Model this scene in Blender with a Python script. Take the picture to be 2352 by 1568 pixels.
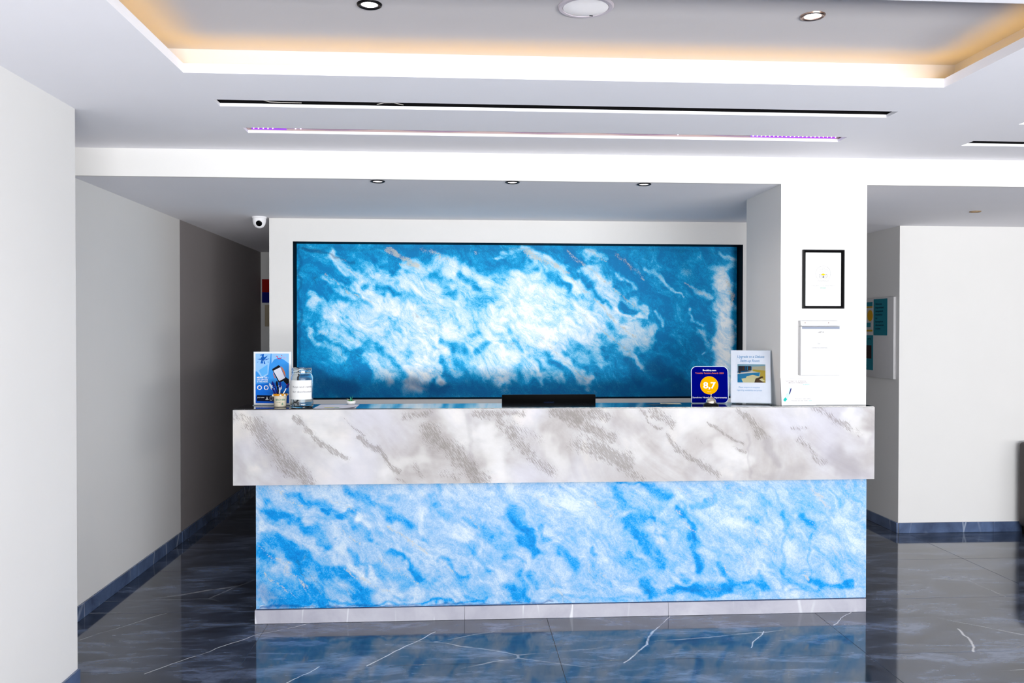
import bpy, bmesh, math, random
import numpy as np
from mathutils import Vector, Matrix, Euler
C = bpy.context.scene.collection
for o in list(bpy.data.objects): bpy.data.objects.remove(o)
random.seed(4)

# ---------------------------------------------------------------- camera
FPX, YAW, PITCH, ROLL, DIST = 1955.795, 0.06276, 0.011467, 0.000929, 4.3819
cam = bpy.data.cameras.new('camera'); cam.sensor_width = 36; cam.lens = FPX/2352*36; cam.clip_start = .05
co = bpy.data.objects.new('camera', cam); C.objects.link(co)
fw = Vector((math.sin(YAW)*math.cos(PITCH), math.cos(YAW)*math.cos(PITCH), -math.sin(PITCH)))
rt = Vector((math.cos(YAW), -math.sin(YAW), 0)); up = rt.cross(fw)
r2 = rt*math.cos(ROLL)+up*math.sin(ROLL); u2 = -rt*math.sin(ROLL)+up*math.cos(ROLL)
M = Matrix((r2, u2, -fw)).transposed().to_4x4(); M.translation = Vector((0, -DIST, 1.5))
co.matrix_world = M
bpy.context.scene.camera = co

# ---------------------------------------------------------------- world, daylight, exposure
S = bpy.context.scene
S.view_settings.view_transform = 'Standard'; S.view_settings.look = 'None'
S.view_settings.exposure = 0.0; S.view_settings.gamma = 1; S.view_settings.use_curve_mapping = False
S.cycles.use_denoising = True
S.cycles.max_bounces = 10; S.cycles.diffuse_bounces = 6; S.cycles.transparent_max_bounces = 12
S.cycles.sample_clamp_indirect = 6
W = bpy.data.worlds.new('world'); S.world = W; W.use_nodes = True
W.node_tree.nodes['Background'].inputs[0].default_value = (.75, .87, 1, 1)
W.node_tree.nodes['Background'].inputs[1].default_value = 1.0

def area(name, loc, aim, sx, sy, power, col):
    l = bpy.data.lights.new(name, 'AREA'); l.shape = 'RECTANGLE'; l.size = sx; l.size_y = sy; l.energy = power; l.color = col
    o = bpy.data.objects.new(name, l); C.objects.link(o); o.location = loc
    o.rotation_euler = Vector(aim).to_track_quat('-Z', 'Y').to_euler()
    return o
# daylight through the glazed entrance front behind the camera: sky half from above, sunlit terrace half from below
area('daylight_sky', (2.2, -7.35, 1.75), (-.05, 1, -.3), 7.2, 1.1, 130, (.66, .84, 1.0))
area('daylight_terrace', (2.6, -7.35, .75), (-.05, 1, 1.9), 6.4, .9, 1250, (1.0, .985, .965))

# ---------------------------------------------------------------- helpers
def lin(c):
    def f(v):
        v /= 255.0
        return v/12.92 if v <= .04045 else ((v+.055)/1.055)**2.4
    return (f(c[0]), f(c[1]), f(c[2]), 1)

class NT:
    def __init__(s, name):
        s.m = bpy.data.materials.new(name); s.m.use_nodes = True; s.t = s.m.node_tree
        s.b = s.t.nodes['Principled BSDF']
    def put(s, sock, v):
        if hasattr(v, 'is_output') or isinstance(v, bpy.types.NodeSocket): s.t.links.new(v, sock)
        else: sock.default_value = v
    def n(s, typ, ins=None, out=0, **kw):
        x = s.t.nodes.new(typ)
        for k, v in kw.items(): setattr(x, k, v)
        for k, v in (ins or {}).items(): s.put(x.inputs[k], v)
        return x.outputs[out]
    def math(s, op, a, b=0.0, c=None, clamp=False):
        d = {0: a, 1: b}
        if c is not None: d[2] = c
        return s.n('ShaderNodeMath', d, operation=op, use_clamp=clamp)
    def noise(s, vec, scale, detail=4, rough=.55, dist=0):
        return s.n('ShaderNodeTexNoise', {'Vector': vec, 'Scale': scale, 'Detail': detail, 'Roughness': rough, 'Distortion': dist})
    def ramp(s, f, stops, interp='LINEAR'):
        x = s.t.nodes.new('ShaderNodeValToRGB'); x.color_ramp.interpolation = interp
        e = x.color_ramp.elements
        while len(e) < len(stops): e.new(.5)
        for i, (p, c) in enumerate(stops): e[i].position = p; e[i].color = c
        s.put(x.inputs[0], f); return x.outputs[0]
    def mix(s, f, a, b):
        x = s.t.nodes.new('ShaderNodeMix'); x.data_type = 'RGBA'
        s.put(x.inputs[0], f); s.put(x.inputs[6], a); s.put(x.inputs[7], b); return x.outputs[2]
    def step(s, v, a, b):
        return s.n('ShaderNodeMapRange', {'Value': v, 'From Min': a, 'From Max': b}, interpolation_type='SMOOTHSTEP')
    def bump(s, h, strength=.3, dist=.002):
        s.put(s.b.inputs['Normal'], s.n('ShaderNodeBump', {'Height': h, 'Strength': strength, 'Distance': dist}))
    def set(s, **kw):
        for k, v in kw.items(): s.put(s.b.inputs[k.replace('_', ' ')], v)
        return s

MATS = {}
def simple(name, rgb, rough=.5, metal=0, var=.04, scale=25, emit=None, spec=.06, trans=0, k_=.66):
    if name in MATS: return MATS[name]
    k = NT(name); co_ = k.n('ShaderNodeTexCoord', out=3)
    f = k.noise(co_, scale, 3)
    c = lin(rgb); g_ = 1.0 if metal > .5 else k_; c = (c[0]*g_, c[1]*g_, c[2]*g_, 1)   # colours are given as they look in the bright room
    d = tuple(min(1, v*(1+var)) for v in c[:3])+(1,); e = tuple(v*(1-var) for v in c[:3])+(1,)
    k.set(Base_Color=k.mix(f, e, d), Roughness=rough, Metallic=metal, Transmission_Weight=trans)
    k.b.inputs['Specular IOR Level'].default_value = spec
    if emit: k.b.inputs['Emission Color'].default_value = lin(emit[0]); k.b.inputs['Emission Strength'].default_value = emit[1]
    MATS[name] = k.m; return k.m

def plaster(name, rgb, rough=.75, var=.02):
    k = NT(name); p = k.n('ShaderNodeNewGeometry', out=0)
    f = k.noise(p, 3.0, 4); g = k.noise(p, 260, 2)
    c = lin(rgb); a = tuple(v*(1-var) for v in c[:3])+(1,); b = tuple(min(1, v*(1+var)) for v in c[:3])+(1,)
    k.b.inputs['Specular IOR Level'].default_value = .15; k.set(Base_Color=k.mix(f, a, b), Roughness=rough); k.bump(g, .08, .0006)
    MATS[name] = k.m; return k.m

class MB:
    """collects shapes into one mesh"""
    def __init__(s): s.v = []; s.f = []; s.mi = []; s.sm = []
    def add(s, vs, fs, mi=0, smooth=False):
        o = len(s.v); s.v += [tuple(v) for v in vs]
        for f in fs: s.f.append(tuple(i+o for i in f)); s.mi.append(mi); s.sm.append(smooth)
        return s
    def box(s, x0, y0, z0, x1, y1, z1, mi=0):
        return s.add([(x0,y0,z0),(x1,y0,z0),(x1,y1,z0),(x0,y1,z0),(x0,y0,z1),(x1,y0,z1),(x1,y1,z1),(x0,y1,z1)],
                     [(0,3,2,1),(4,5,6,7),(0,1,5,4),(1,2,6,5),(2,3,7,6),(3,0,4,7)], mi)
    def bbox(s, x0, y0, z0, x1, y1, z1, b=.004, mi=0, seg=2):
        bm = bmesh.new(); bmesh.ops.create_cube(bm, size=1)
        for v in bm.verts: v.co = Vector(((x0+x1)/2+v.co.x*(x1-x0), (y0+y1)/2+v.co.y*(y1-y0), (z0+z1)/2+v.co.z*(z1-z0)))
        bmesh.ops.bevel(bm, geom=bm.edges[:], offset=b, segments=seg, affect='EDGES', profile=.5)
        bm.verts.index_update()
        s.add([v.co for v in bm.verts], [[v.index for v in f.verts] for f in bm.faces], mi, True); bm.free(); return s
    def lathe(s, prof, n=32, c=(0,0,0), mi=0, smooth=True, rot=None):
        vs = []; fs = []; m = len(prof)
        for i in range(n):
            a = 2*math.pi*i/n
            for r, z in prof:
                p = Vector((r*math.cos(a), r*math.sin(a), z))
                if rot: p = rot @ p
                vs.append(p+Vector(c))
        for i in range(n):
            j = (i+1) % n
            for k in range(m-1):
                fs.append((i*m+k, j*m+k, j*m+k+1, i*m+k+1))
        return s.add(vs, fs, mi, smooth)
    def tube(s, p, q, r0, r1=None, n=12, mi=0):
        p = Vector(p); q = Vector(q); d = q-p; L = d.length
        rot = d.to_track_quat('Z', 'Y').to_matrix(); r1 = r0 if r1 is None else r1
        return s.lathe([(0,0),(r0,0),(r1,L),(0,L)], n, p, mi, True, rot)
    def path(s, pts, r, n=8, mi=0):
        pts = [Vector(p) for p in pts]; vs = []; fs = []
        for i, p in enumerate(pts):
            d = (pts[min(i+1, len(pts)-1)]-pts[max(i-1, 0)]).normalized(); R = d.to_track_quat('Z', 'Y').to_matrix()
            for k in range(n): a = 2*math.pi*k/n; vs.append(p+R @ Vector((r*math.cos(a), r*math.sin(a), 0)))
        for i in range(len(pts)-1):
            for k in range(n): fs.append((i*n+k, i*n+(k+1) % n, (i+1)*n+(k+1) % n, (i+1)*n+k))
        fs.append(tuple(range(n))[::-1]); fs.append(tuple((len(pts)-1)*n+k for k in range(n)))
        return s.add(vs, fs, mi, True)
    def prism(s, pts, y0, y1, mi=0):
        """outline in x,z, front at y0 (towards the viewer), back at y1"""
        n = len(pts); vs = [(x, y0, z) for x, z in pts]+[(x, y1, z) for x, z in pts]
        return s.add(vs, [tuple(range(n)), tuple(range(2*n-1, n-1, -1))]+[(i, i+n, (i+1) % n+n, (i+1) % n) for i in range(n)], mi)
    def disc(s, x, z, r, y0, y1, n=32, mi=0, sx=1):
        return s.prism([(x+sx*r*math.cos(2*math.pi*k/n), z+r*math.sin(2*math.pi*k/n)) for k in range(n)], y0, y1, mi)
    def ring(s, x, z, r, w, y0, y1, n=40, mi=0, a0=0, a1=2*math.pi):
        full = abs(a1-a0-2*math.pi) < 1e-6
        for k in range(n):
            a = a0+(a1-a0)*k/n; b = a0+(a1-a0)*(k+1)/n
            s.prism([(x+(r)*math.cos(t), z+(r)*math.sin(t)) for t in (a, b)]+[(x+(r-w)*math.cos(t), z+(r-w)*math.sin(t)) for t in (b, a)], y0, y1, mi)
        return s
    def flat(s, pts, y=0.0, mi=0):
        return s.add([(x, y, z) for x, z in pts], [tuple(range(len(pts)))], mi)

def mesh_of(name, mb, mats):
    me = bpy.data.meshes.new(name); me.from_pydata(mb.v, [], mb.f)
    for m in (mats if isinstance(mats, (list, tuple)) else [mats]): me.materials.append(m)
    me.polygons.foreach_set('material_index', mb.mi); me.polygons.foreach_set('use_smooth', mb.sm)
    bm = bmesh.new(); bm.from_mesh(me); bmesh.ops.remove_doubles(bm, verts=bm.verts, dist=1e-6)
    bmesh.ops.recalc_face_normals(bm, faces=[f for f in bm.faces]); bm.to_mesh(me); bm.free()
    me.update(); return me
def obj(name, mb, mats, parent=None, loc=(0,0,0), rot=(0,0,0), sharp=True):
    me = mb if isinstance(mb, bpy.types.Mesh) else mesh_of(name, mb, mats)
    if sharp: me.set_sharp_from_angle(angle=math.radians(38))
    o = bpy.data.objects.new(name, me); C.objects.link(o); o.location = loc; o.rotation_euler = rot
    if parent: o.parent = parent
    return o
def tag(o, label, cat, group=None):
    o['label'] = label; o['category'] = cat
    if group: o['group'] = group
    return o
def thing(name, label, cat, loc=(0,0,0), rot=(0,0,0), group=None):
    o = bpy.data.objects.new(name, None); C.objects.link(o); o.location = loc; o.rotation_euler = rot
    o.empty_display_size = .05
    return tag(o, label, cat, group)
def struct(name, mb, m, parent=None):
    o = obj(name, mb, m, parent)
    if not parent: o['kind'] = 'structure'
    return o
def dup(root, loc, label=None, group=None):
    r = root.copy(); C.objects.link(r); r.location = loc
    if label: r['label'] = label
    if group: r['group'] = group
    for ch in list(root.children):
        c = ch.copy(); C.objects.link(c); c.parent = r
        for g in ch.children:
            d = g.copy(); C.objects.link(d); d.parent = c
    return r
DG = bpy.context.evaluated_depsgraph_get
def text(s, size, m, parent, x, y, z, align='CENTER', bold=0.0, italic=0.0, bend=None, width=None, name='lettering', depth=.0002):
    cu = bpy.data.curves.new('t', 'FONT'); cu.body = s; cu.size = size; cu.align_x = align; cu.align_y = 'CENTER'
    cu.offset = bold*size; cu.shear = italic; cu.extrude = depth; cu.resolution_u = 3
    t = bpy.data.objects.new('t', cu); C.objects.link(t); bpy.context.view_layer.update()
    me = bpy.data.meshes.new_from_object(t.evaluated_get(DG())); bpy.data.objects.remove(t); bpy.data.curves.remove(cu)
    xs = [v.co.x for v in me.vertices]; k = 1.0
    if width and xs: k = width/(max(xs)-min(xs))
    for v in me.vertices:
        px, pz, pe = v.co.x*k, v.co.y, v.co.z
        if bend:
            a = (px+x)/bend; v.co = Vector((math.sin(a)*(bend+pe), -math.cos(a)*(bend+pe), pz+z))
        else: v.co = Vector((px+x, y-pe, pz+z))
    me.materials.clear(); me.materials.append(m); me.name = name
    return obj(name, me, m, parent, sharp=False)
def rrect(x0, z0, x1, z1, r, n=8):
    """r: radii bl, br, tr, tl"""
    pts = []
    for (cx, cz, rr, a0) in ((x0+r[0], z0+r[0], r[0], math.pi), (x1-r[1], z0+r[1], r[1], 1.5*math.pi), (x1-r[2], z1-r[2], r[2], 0), (x0+r[3], z1-r[3], r[3], .5*math.pi)):
        for k in range(n+1): a = a0+.5*math.pi*k/n; pts.append((cx+rr*math.cos(a), cz+rr*math.sin(a)))
    return pts

# ---------------------------------------------------------------- materials of the room
wall_m = plaster('wall_paint', (212, 210, 208)); ceil_m = plaster('ceiling_paint', (232, 231, 236))
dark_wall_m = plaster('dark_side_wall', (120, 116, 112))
taupe_m = plaster('corridor_taupe', (136, 130, 130)); tray_m = plaster('tray_dim_tone', (190, 187, 189)); black_m = simple('black_paint', (9, 11, 20), .6)  # tray grey puts the dimmer light of the raised recess into the colour
dark_void = simple('dark_void', (14, 14, 16), .9)

def seg(k, P, ax, ay, bx, by):
    A = (ax, ay, 0); d = Vector((bx-ax, by-ay, 0)); L2 = d.length_squared
    v = k.n('ShaderNodeVectorMath', {0: P, 1: A}, operation='SUBTRACT')
    t = k.n('ShaderNodeVectorMath', {0: v, 1: tuple(d/L2)}, out=1, operation='DOT_PRODUCT')
    t = k.math('ADD', t, 0.0, clamp=True)
    q = k.n('ShaderNodeVectorMath', {0: tuple(d), 'Scale': t}, operation='SCALE')
    r = k.n('ShaderNodeVectorMath', {0: v, 1: q}, operation='SUBTRACT')
    return k.n('ShaderNodeVectorMath', {0: r}, out=1, operation='LENGTH')

def marble_floor():
    k = NT('floor_marble'); g = k.n('ShaderNodeNewGeometry', out=0)
    p = k.n('ShaderNodeVectorMath', {0: g, 1: (1, 1, 0)}, operation='MULTIPLY')
    wob = k.n('ShaderNodeTexNoise', {'Vector': p, 'Scale': 5.0, 'Detail': 4.0}, out=1)
    wob = k.n('ShaderNodeVectorMath', {0: wob, 1: (.5, .5, .5)}, operation='SUBTRACT')
    wob = k.n('ShaderNodeVectorMath', {0: wob, 'Scale': .06}, operation='SCALE')
    pw = k.n('ShaderNodeVectorMath', {0: p, 1: wob}, operation='ADD')
    pw = k.n('ShaderNodeVectorMath', {0: pw, 1: (1, 1, 0)}, operation='MULTIPLY')
    st = k.n('ShaderNodeMapping', {'Vector': pw, 'Rotation': (0, 0, -.5), 'Scale': (.9, 2.6, 1)})
    cl = k.noise(st, 2.6, 6, .62, .6); fine = k.noise(st, 14, 4, .6)
    base = k.ramp(k.math('ADD', k.math('MULTIPLY', cl, .75), k.math('MULTIPLY', fine, .25)),
                  [(.36, lin((28, 32, 42))), (.5, lin((48, 56, 72))), (.64, lin((92, 103, 126)))])
    veins = [(-.738,-.709,-.618,-.541,.003),(-.415,-.549,-.115,-.123,.0035),(-1.842,-.139,-1.557,.241,.002),(-1.375,-.578,-.997,-.106,.003),
             (-.997,-.106,-.726,.062,.0022),(.747,-.569,.901,-.362,.004),(.901,-.362,.973,-.188,.006),(.973,-.188,1.116,.032,.003),
             (1.388,-.431,1.517,-.221,.003),(1.914,-.149,2.09,.044,.003),(2.41,-.537,2.5,-.36,.006),(2.5,-.36,2.53,-.24,.006)]
    tot = None
    for ax, ay, bx, by, w in veins:
        d = seg(k, pw, ax, ay, bx, by)
        m = k.math('SUBTRACT', 1.0, k.step(d, w*.3, w*1.5))
        tot = m if tot is None else k.math('MAXIMUM', tot, m)
    # scattered hairline veins over the rest of the floor
    vo = k.n('ShaderNodeTexVoronoi', {'Vector': k.n('ShaderNodeMapping', {'Vector': pw, 'Rotation': (0, 0, .7), 'Scale': (.55, 1.5, 1)}), 'Scale': 1.0}, feature='DISTANCE_TO_EDGE')
    hair = k.math('MULTIPLY', k.math('SUBTRACT', 1.0, k.step(vo, .001, .006)), k.step(k.noise(p, 1.1, 2), .52, .66))
    tot = k.math('MULTIPLY', k.math('MAXIMUM', tot, k.math('MULTIPLY', hair, .5)), k.step(k.noise(p, 9, 3), .25, .5))
    k.set(Base_Color=k.mix(k.math('MULTIPLY', tot, .7), base, lin((205, 205, 208))), Roughness=.07)
    k.b.inputs['Specular IOR Level'].default_value = .6
    MATS['floor'] = k.m; return k.m
floor_m = marble_floor()
grout_m = simple('grout', (105, 100, 92), .9)

def marble_skirt(name, a, b, vein):
    k = NT(name); p = k.n('ShaderNodeNewGeometry', out=0)
    cl = k.noise(p, 4.5, 6, .6, .5)
    st = k.n('ShaderNodeMapping', {'Vector': p, 'Rotation': (0, .85, 0), 'Scale': (1.6, 1.0, .25)})
    vo = k.n('ShaderNodeTexVoronoi', {'Vector': st, 'Scale': 2.2}, feature='DISTANCE_TO_EDGE')
    v = k.math('SUBTRACT', 1.0, k.step(vo, .002, .014))
    v = k.math('MULTIPLY', v, k.step(k.noise(p, 2.3, 2), .45, .6))
    k.set(Base_Color=k.mix(k.math('MULTIPLY', v, .8), k.ramp(cl, [(.3, lin(a)), (.7, lin(b))]), lin(vein)), Roughness=.22)
    MATS[name] = k.m; return k.m
skirt_m = marble_skirt('skirting_marble', (48, 60, 84), (86, 104, 138), (150, 160, 178))
plinth_m = marble_skirt('plinth_marble', (140, 139, 150), (163, 162, 170), (200, 200, 205))

# ---------------------------------------------------------------- dimensions (metres; the counter front is y = 0)
BZ, CZ, MY, RX, RY, KX, PX, PE, BY = 2.290, 2.432, 1.66, 3.277, 1.768, -1.970, -1.605, -.694, .075
FRONT, RIGHT, END = -7.4, 6.2, 4.26

def slab(xs, ys, hole, z0, z1):
    mb = MB(); ok = lambda i, j: 0 <= i < len(xs)-1 and 0 <= j < len(ys)-1 and not hole((xs[i]+xs[i+1])/2, (ys[j]+ys[j+1])/2)
    for i in range(len(xs)-1):
        for j in range(len(ys)-1):
            if not ok(i, j): continue
            a, b, c, d = xs[i], ys[j], xs[i+1], ys[j+1]
            mb.add([(a,b,z0),(a,d,z0),(c,d,z0),(c,b,z0)], [(0,1,2,3)]); mb.add([(a,b,z1),(c,b,z1),(c,d,z1),(a,d,z1)], [(0,1,2,3)])
            if not ok(i-1, j): mb.add([(a,b,z0),(a,b,z1),(a,d,z1),(a,d,z0)], [(0,1,2,3)])
            if not ok(i+1, j): mb.add([(c,b,z0),(c,d,z0),(c,d,z1),(c,b,z1)], [(0,1,2,3)])
            if not ok(i, j-1): mb.add([(a,b,z0),(c,b,z0),(c,b,z1),(a,b,z1)], [(0,1,2,3)])
            if not ok(i, j+1): mb.add([(a,d,z0),(a,d,z1),(c,d,z1),(c,d,z0)], [(0,1,2,3)])
    return mb

# floor: grout bed + marble tiles
fl = struct('floor', MB().box(-2.2, FRONT-.3, -.12, RIGHT+.1, END+.1, -.0025), grout_m)
TX0, TDX, TY0, TDY = -.975, 1.4375, -.545, .795
tb = MB(); tb.bbox(.001, .001, -.0025, TDX-.001, TDY-.001, 0, .0006, seg=1); tile_me = mesh_of('tile', tb, floor_m); tile_me.set_sharp_from_angle(angle=math.radians(20))
for i in range(-1, 5):
    for j in range(-9, 6):
        x0, y0 = TX0+i*TDX, TY0+j*TDY
        o = bpy.data.objects.new('tile', tile_me); C.objects.link(o); o.location = (x0, y0, 0); o.parent = fl

# ceiling with tray recess and light slots
TX, TXR, TYF, TYN = -.99, 1.848, -1.234, -2.05
SL = [(-.985, 1.856, -.879, -.778), (-.985, 1.856, -.406, -.305), (2.508, 5.35, -.366, -.262), (2.508, 5.35, -.80, -.70)]
holes = SL+[(TX, TXR, TYN, TYF)]
xs = sorted({-2.2, RIGHT}|{h[0] for h in holes}|{h[1] for h in holes}); ys = sorted({FRONT-.1, BY}|{h[2] for h in holes}|{h[3] for h in holes})
cm = slab(xs, ys, lambda x, y: any(h[0] < x < h[1] and h[2] < y < h[3] for h in holes), CZ, CZ+.013)
# cove lip, back walls, upper ceiling of the tray
LZ, UZ, G = CZ+.034, CZ+.118, .10
for (a, b, c, d) in ((TX-.012, TYN-.012, TX, TYF+.012), (TXR, TYN-.012, TXR+.012, TYF+.012), (TX, TYF, TXR, TYF+.012), (TX, TYN-.012, TXR, TYN)):
    cm.box(a, b, CZ+.0131, c, d, LZ)
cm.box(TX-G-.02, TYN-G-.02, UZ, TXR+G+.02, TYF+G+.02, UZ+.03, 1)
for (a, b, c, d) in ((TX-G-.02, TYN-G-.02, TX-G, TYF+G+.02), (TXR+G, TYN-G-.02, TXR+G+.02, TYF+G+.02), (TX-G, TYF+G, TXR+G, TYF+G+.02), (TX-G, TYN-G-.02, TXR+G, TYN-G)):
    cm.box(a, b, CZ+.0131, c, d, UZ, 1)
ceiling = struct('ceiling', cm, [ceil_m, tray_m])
# dark plenums above the open slots (light-tight boxes), pale one above the lit slot
def plenum(h, m, name):
    a, b, c, d = h[0]-.02, h[1]+.02, h[2]-.05, h[3]+.012; z0, z1 = CZ+.0135, CZ+.115; t = .006
    mb = MB().box(a, c, z1, b, d, z1+t).box(a, c, z0, b, c+t, z1).box(a, d-t, z0, b, d, z1).box(a, c+t, z0, a+t, d-t, z1).box(b-t, c+t, z0, b, d-t, z1)
    obj(name, mb, m, ceiling)
plenum(SL[0], dark_void, 'slot_housing'); plenum(SL[2], dark_void, 'slot_housing'); plenum(SL[3], dark_void, 'slot_housing')
plenum(SL[1], simple('slot_glow_tint', (214, 190, 190), .7), 'slot_housing')  # pinkish colour carries the violet glow on the white slot walls
# beam and lowered soffit over the reception, column
struct('trim_1', MB().box(-2.2, BY, BZ, RIGHT, BY+.02, CZ+.10).box(-2.2, BY+.0201, BZ, RIGHT, END+.1, CZ+.10, 1), [wall_m, ceil_m])
CLX, CRX, CYB = 1.7194, 2.192, .62
struct('trim_2', MB().box(CLX, BY, 0, CRX, CYB, BZ), wall_m)
# walls
struct('wall_left', MB().box(-2.2, FRONT, 0, PX, PE, CZ), wall_m)
struct('wall_passage', MB().box(-2.2, PE, 0, KX, 1.788, CZ), wall_m)
struct('wall_corridor', MB().box(-2.2, 1.788, 0, KX+.001, END+.1, BZ), taupe_m)  # wall continues in a darker taupe tone from here back
struct('wall_far', MB().box(KX, END, 0, RIGHT, END+.1, BZ), wall_m)
# wall behind the desk with its recess for the mural
OX0, OX1, OZ0, OZ1, RD, MLX, MRX = -1.156, 2.052, 1.022, 2.130, .140, -1.318, 2.25
wb = MB().box(MLX, MY, 0, OX0, MY+.45, BZ).box(OX1, MY, 0, MRX, MY+.45, BZ).box(OX0, MY, 0, OX1, MY+.45, OZ0).box(OX0, MY, OZ1, OX1, MY+.45, BZ).box(OX0, MY+RD+.02, OZ0, OX1, MY+.45, OZ1)
wb.box(MLX, MY+.45, 0, MLX+.12, END, BZ)
wb_o = struct('wall_back', wb, wall_m)
rl = MB(); t = .003
rl.box(OX0, MY+.004, OZ0, OX0+t, MY+RD, OZ1).box(OX1-t, MY+.004, OZ0, OX1, MY+RD, OZ1).box(OX0+t, MY+.004, OZ1-t, OX1-t, MY+RD, OZ1).box(OX0+t, MY+.004, OZ0, OX1-t, MY+RD, OZ0+t)
obj('recess_lining', rl, black_m, wb_o)
struct('wall_right', MB().box(RX, RY, 0, RIGHT, END, BZ), wall_m)
struct('wall_side', MB().box(RIGHT, FRONT, 0, RIGHT+.12, END, CZ), dark_wall_m)
# glazed entrance front behind the photographer
struct('wall_front', MB().box(-2.2, FRONT-.1, 0, -1.5, FRONT, CZ).box(5.9, FRONT-.1, 0, RIGHT, FRONT, CZ).box(-1.5, FRONT-.1, 2.35, 5.9, FRONT, CZ), wall_m)
# skirting pieces
def skirting(name, a, b, nrm, L=.74):
    """a,b: ends on the wall face (x,y); nrm: direction out of the wall"""
    a = Vector(a+(0,)); b = Vector(b+(0,)); d = (b-a); n = max(1, round(d.length/L)); u = d/n; nv = Vector(nrm+(0,))
    par = None
    for i in range(n):
        p = a+u*i; q = p+u*1.0; e = u.normalized()*.0008
        c = [p+e, q-e, q-e+nv*.012, p+e+nv*.012]
        x0 = min(v.x for v in c); x1 = max(v.x for v in c); y0 = min(v.y for v in c); y1 = max(v.y for v in c)
        mb = MB().bbox(x0, y0, .0005, x1, y1, .077, .0015, seg=1)
        if par is None: par = obj(name, mb, skirt_m); par['kind'] = 'structure'
        else: obj('tile', mb, skirt_m, par)
skirting('baseboard_left', (PX, PE), (PX, -4.2), (1, 0)); skirting('baseboard_passage', (KX, 1.78), (KX, PE+.02), (1, 0)); skirting('baseboard_corridor', (KX+.001, 1.79), (KX+.001, 4.24), (1, 0))
skirting('baseboard_right', (RX, RY), (RIGHT, RY), (0, -1)); skirting('baseboard_side', (RX, RY+.001), (RX, END), (-1, 0))
skirting('baseboard_back', (MLX, MY), (MRX, MY), (0, -1)); skirting('baseboard_far', (KX+.02, END), (MLX, END), (0, -1))

# ---------------------------------------------------------------- painted plaster: stroke masks + shaders
def vnoise(X, Y, scale, seed):
    rng = np.random.RandomState(seed); G_ = rng.rand(64, 64)
    x = X/scale; y = Y/scale; xi = np.floor(x).astype(int); yi = np.floor(y).astype(int); fx = x-xi; fy = y-yi
    fx = fx*fx*(3-2*fx); fy = fy*fy*(3-2*fy); g = lambda a, b: G_[a % 64, b % 64]
    return (g(xi, yi)*(1-fx)+g(xi+1, yi)*fx)*(1-fy)+(g(xi, yi+1)*(1-fx)+g(xi+1, yi+1)*fx)*fy-.5
def strokes(X, Y, table, warp=8, seed=1):
    """table rows: x1,y1,x2,y2,...,width,value ; returns coverage 0..1"""
    XX = X+warp*2*vnoise(X, Y, 26, seed)+warp*vnoise(X, Y, 11, seed+1); YY = Y+warp*2*vnoise(X, Y, 26, seed+2)+warp*vnoise(X, Y, 11, seed+3)
    WM = .62+1.1*(vnoise(X, Y, 34, seed+5)+.5)*.55+.5*(vnoise(X, Y, 9, seed+6)+.5)*.5
    keep = np.ones_like(X)
    for r in table:
        w, val = r[-2], r[-1]; p = r[:-2]; d = np.full_like(X, 1e9)
        for i in range(0, max(len(p)-2, 1), 2):
            ax, ay = p[i], p[i+1]; bx, by = (p[i+2], p[i+3]) if len(p) > 2 else (ax, ay)
            dx, dy = bx-ax, by-ay; L = dx*dx+dy*dy+1e-9
            t = np.clip(((XX-ax)*dx+(YY-ay)*dy)/L, 0, 1); d = np.minimum(d, np.hypot(XX-ax-t*dx, YY-ay-t*dy))
        we = w*WM; s = np.clip((we*.95-d)/(we*.8), 0, 1); s = s*s*(3-2*s)
        keep *= 1-val*s
    return 1-keep
def painted_panel(name, x0, x1, z0, z1, y0, y1, nx, nz, ref, chan, mat, parent=None):
    """slab whose front is a fine grid carrying the painter's masks; ref = rectangle the stroke tables are drawn in"""
    rx0, ry0, rx1, ry1 = ref
    u = np.linspace(0, 1, nx+1); v = np.linspace(0, 1, nz+1); U, V = np.meshgrid(u, v)
    X = rx0+U*(rx1-rx0); Y = ry1+V*(ry0-ry1)
    cols = chan(X, Y)
    vs = np.stack([x0+U*(x1-x0), np.full_like(U, y0), z0+V*(z1-z0)], -1).reshape(-1, 3); n = len(vs)
    idx = np.arange(n).reshape(nz+1, nx+1)
    q = np.stack([idx[:-1, :-1], idx[:-1, 1:], idx[1:, 1:], idx[1:, :-1]], -1).reshape(-1, 4)
    border = list(idx[0, :])+list(idx[1:, -1])+list(idx[-1, -2::-1])+list(idx[-2:0:-1, 0]); m = len(border)
    back = [(vs[i][0], y1, vs[i][2]) for i in border]
    faces = q.tolist()+[(int(border[i]), n+i, n+(i+1) % m, int(border[(i+1) % m])) for i in range(m)]+[tuple(n+m-1-i for i in range(m))]
    me = bpy.data.meshes.new(name); me.from_pydata([tuple(p) for p in vs]+back, [], faces); me.materials.append(mat)
    a = me.color_attributes.new('paint', 'FLOAT_COLOR', 'POINT')
    dat = np.zeros((n+m, 4), np.float32); flat = np.stack([c.reshape(-1) for c in cols]+[np.ones(n)], -1)
    dat[:n] = flat; dat[n:] = flat[border]
    a.data.foreach_set('color', dat.reshape(-1)); me.update()
    return obj(name, me, mat, parent, sharp=False)
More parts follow.
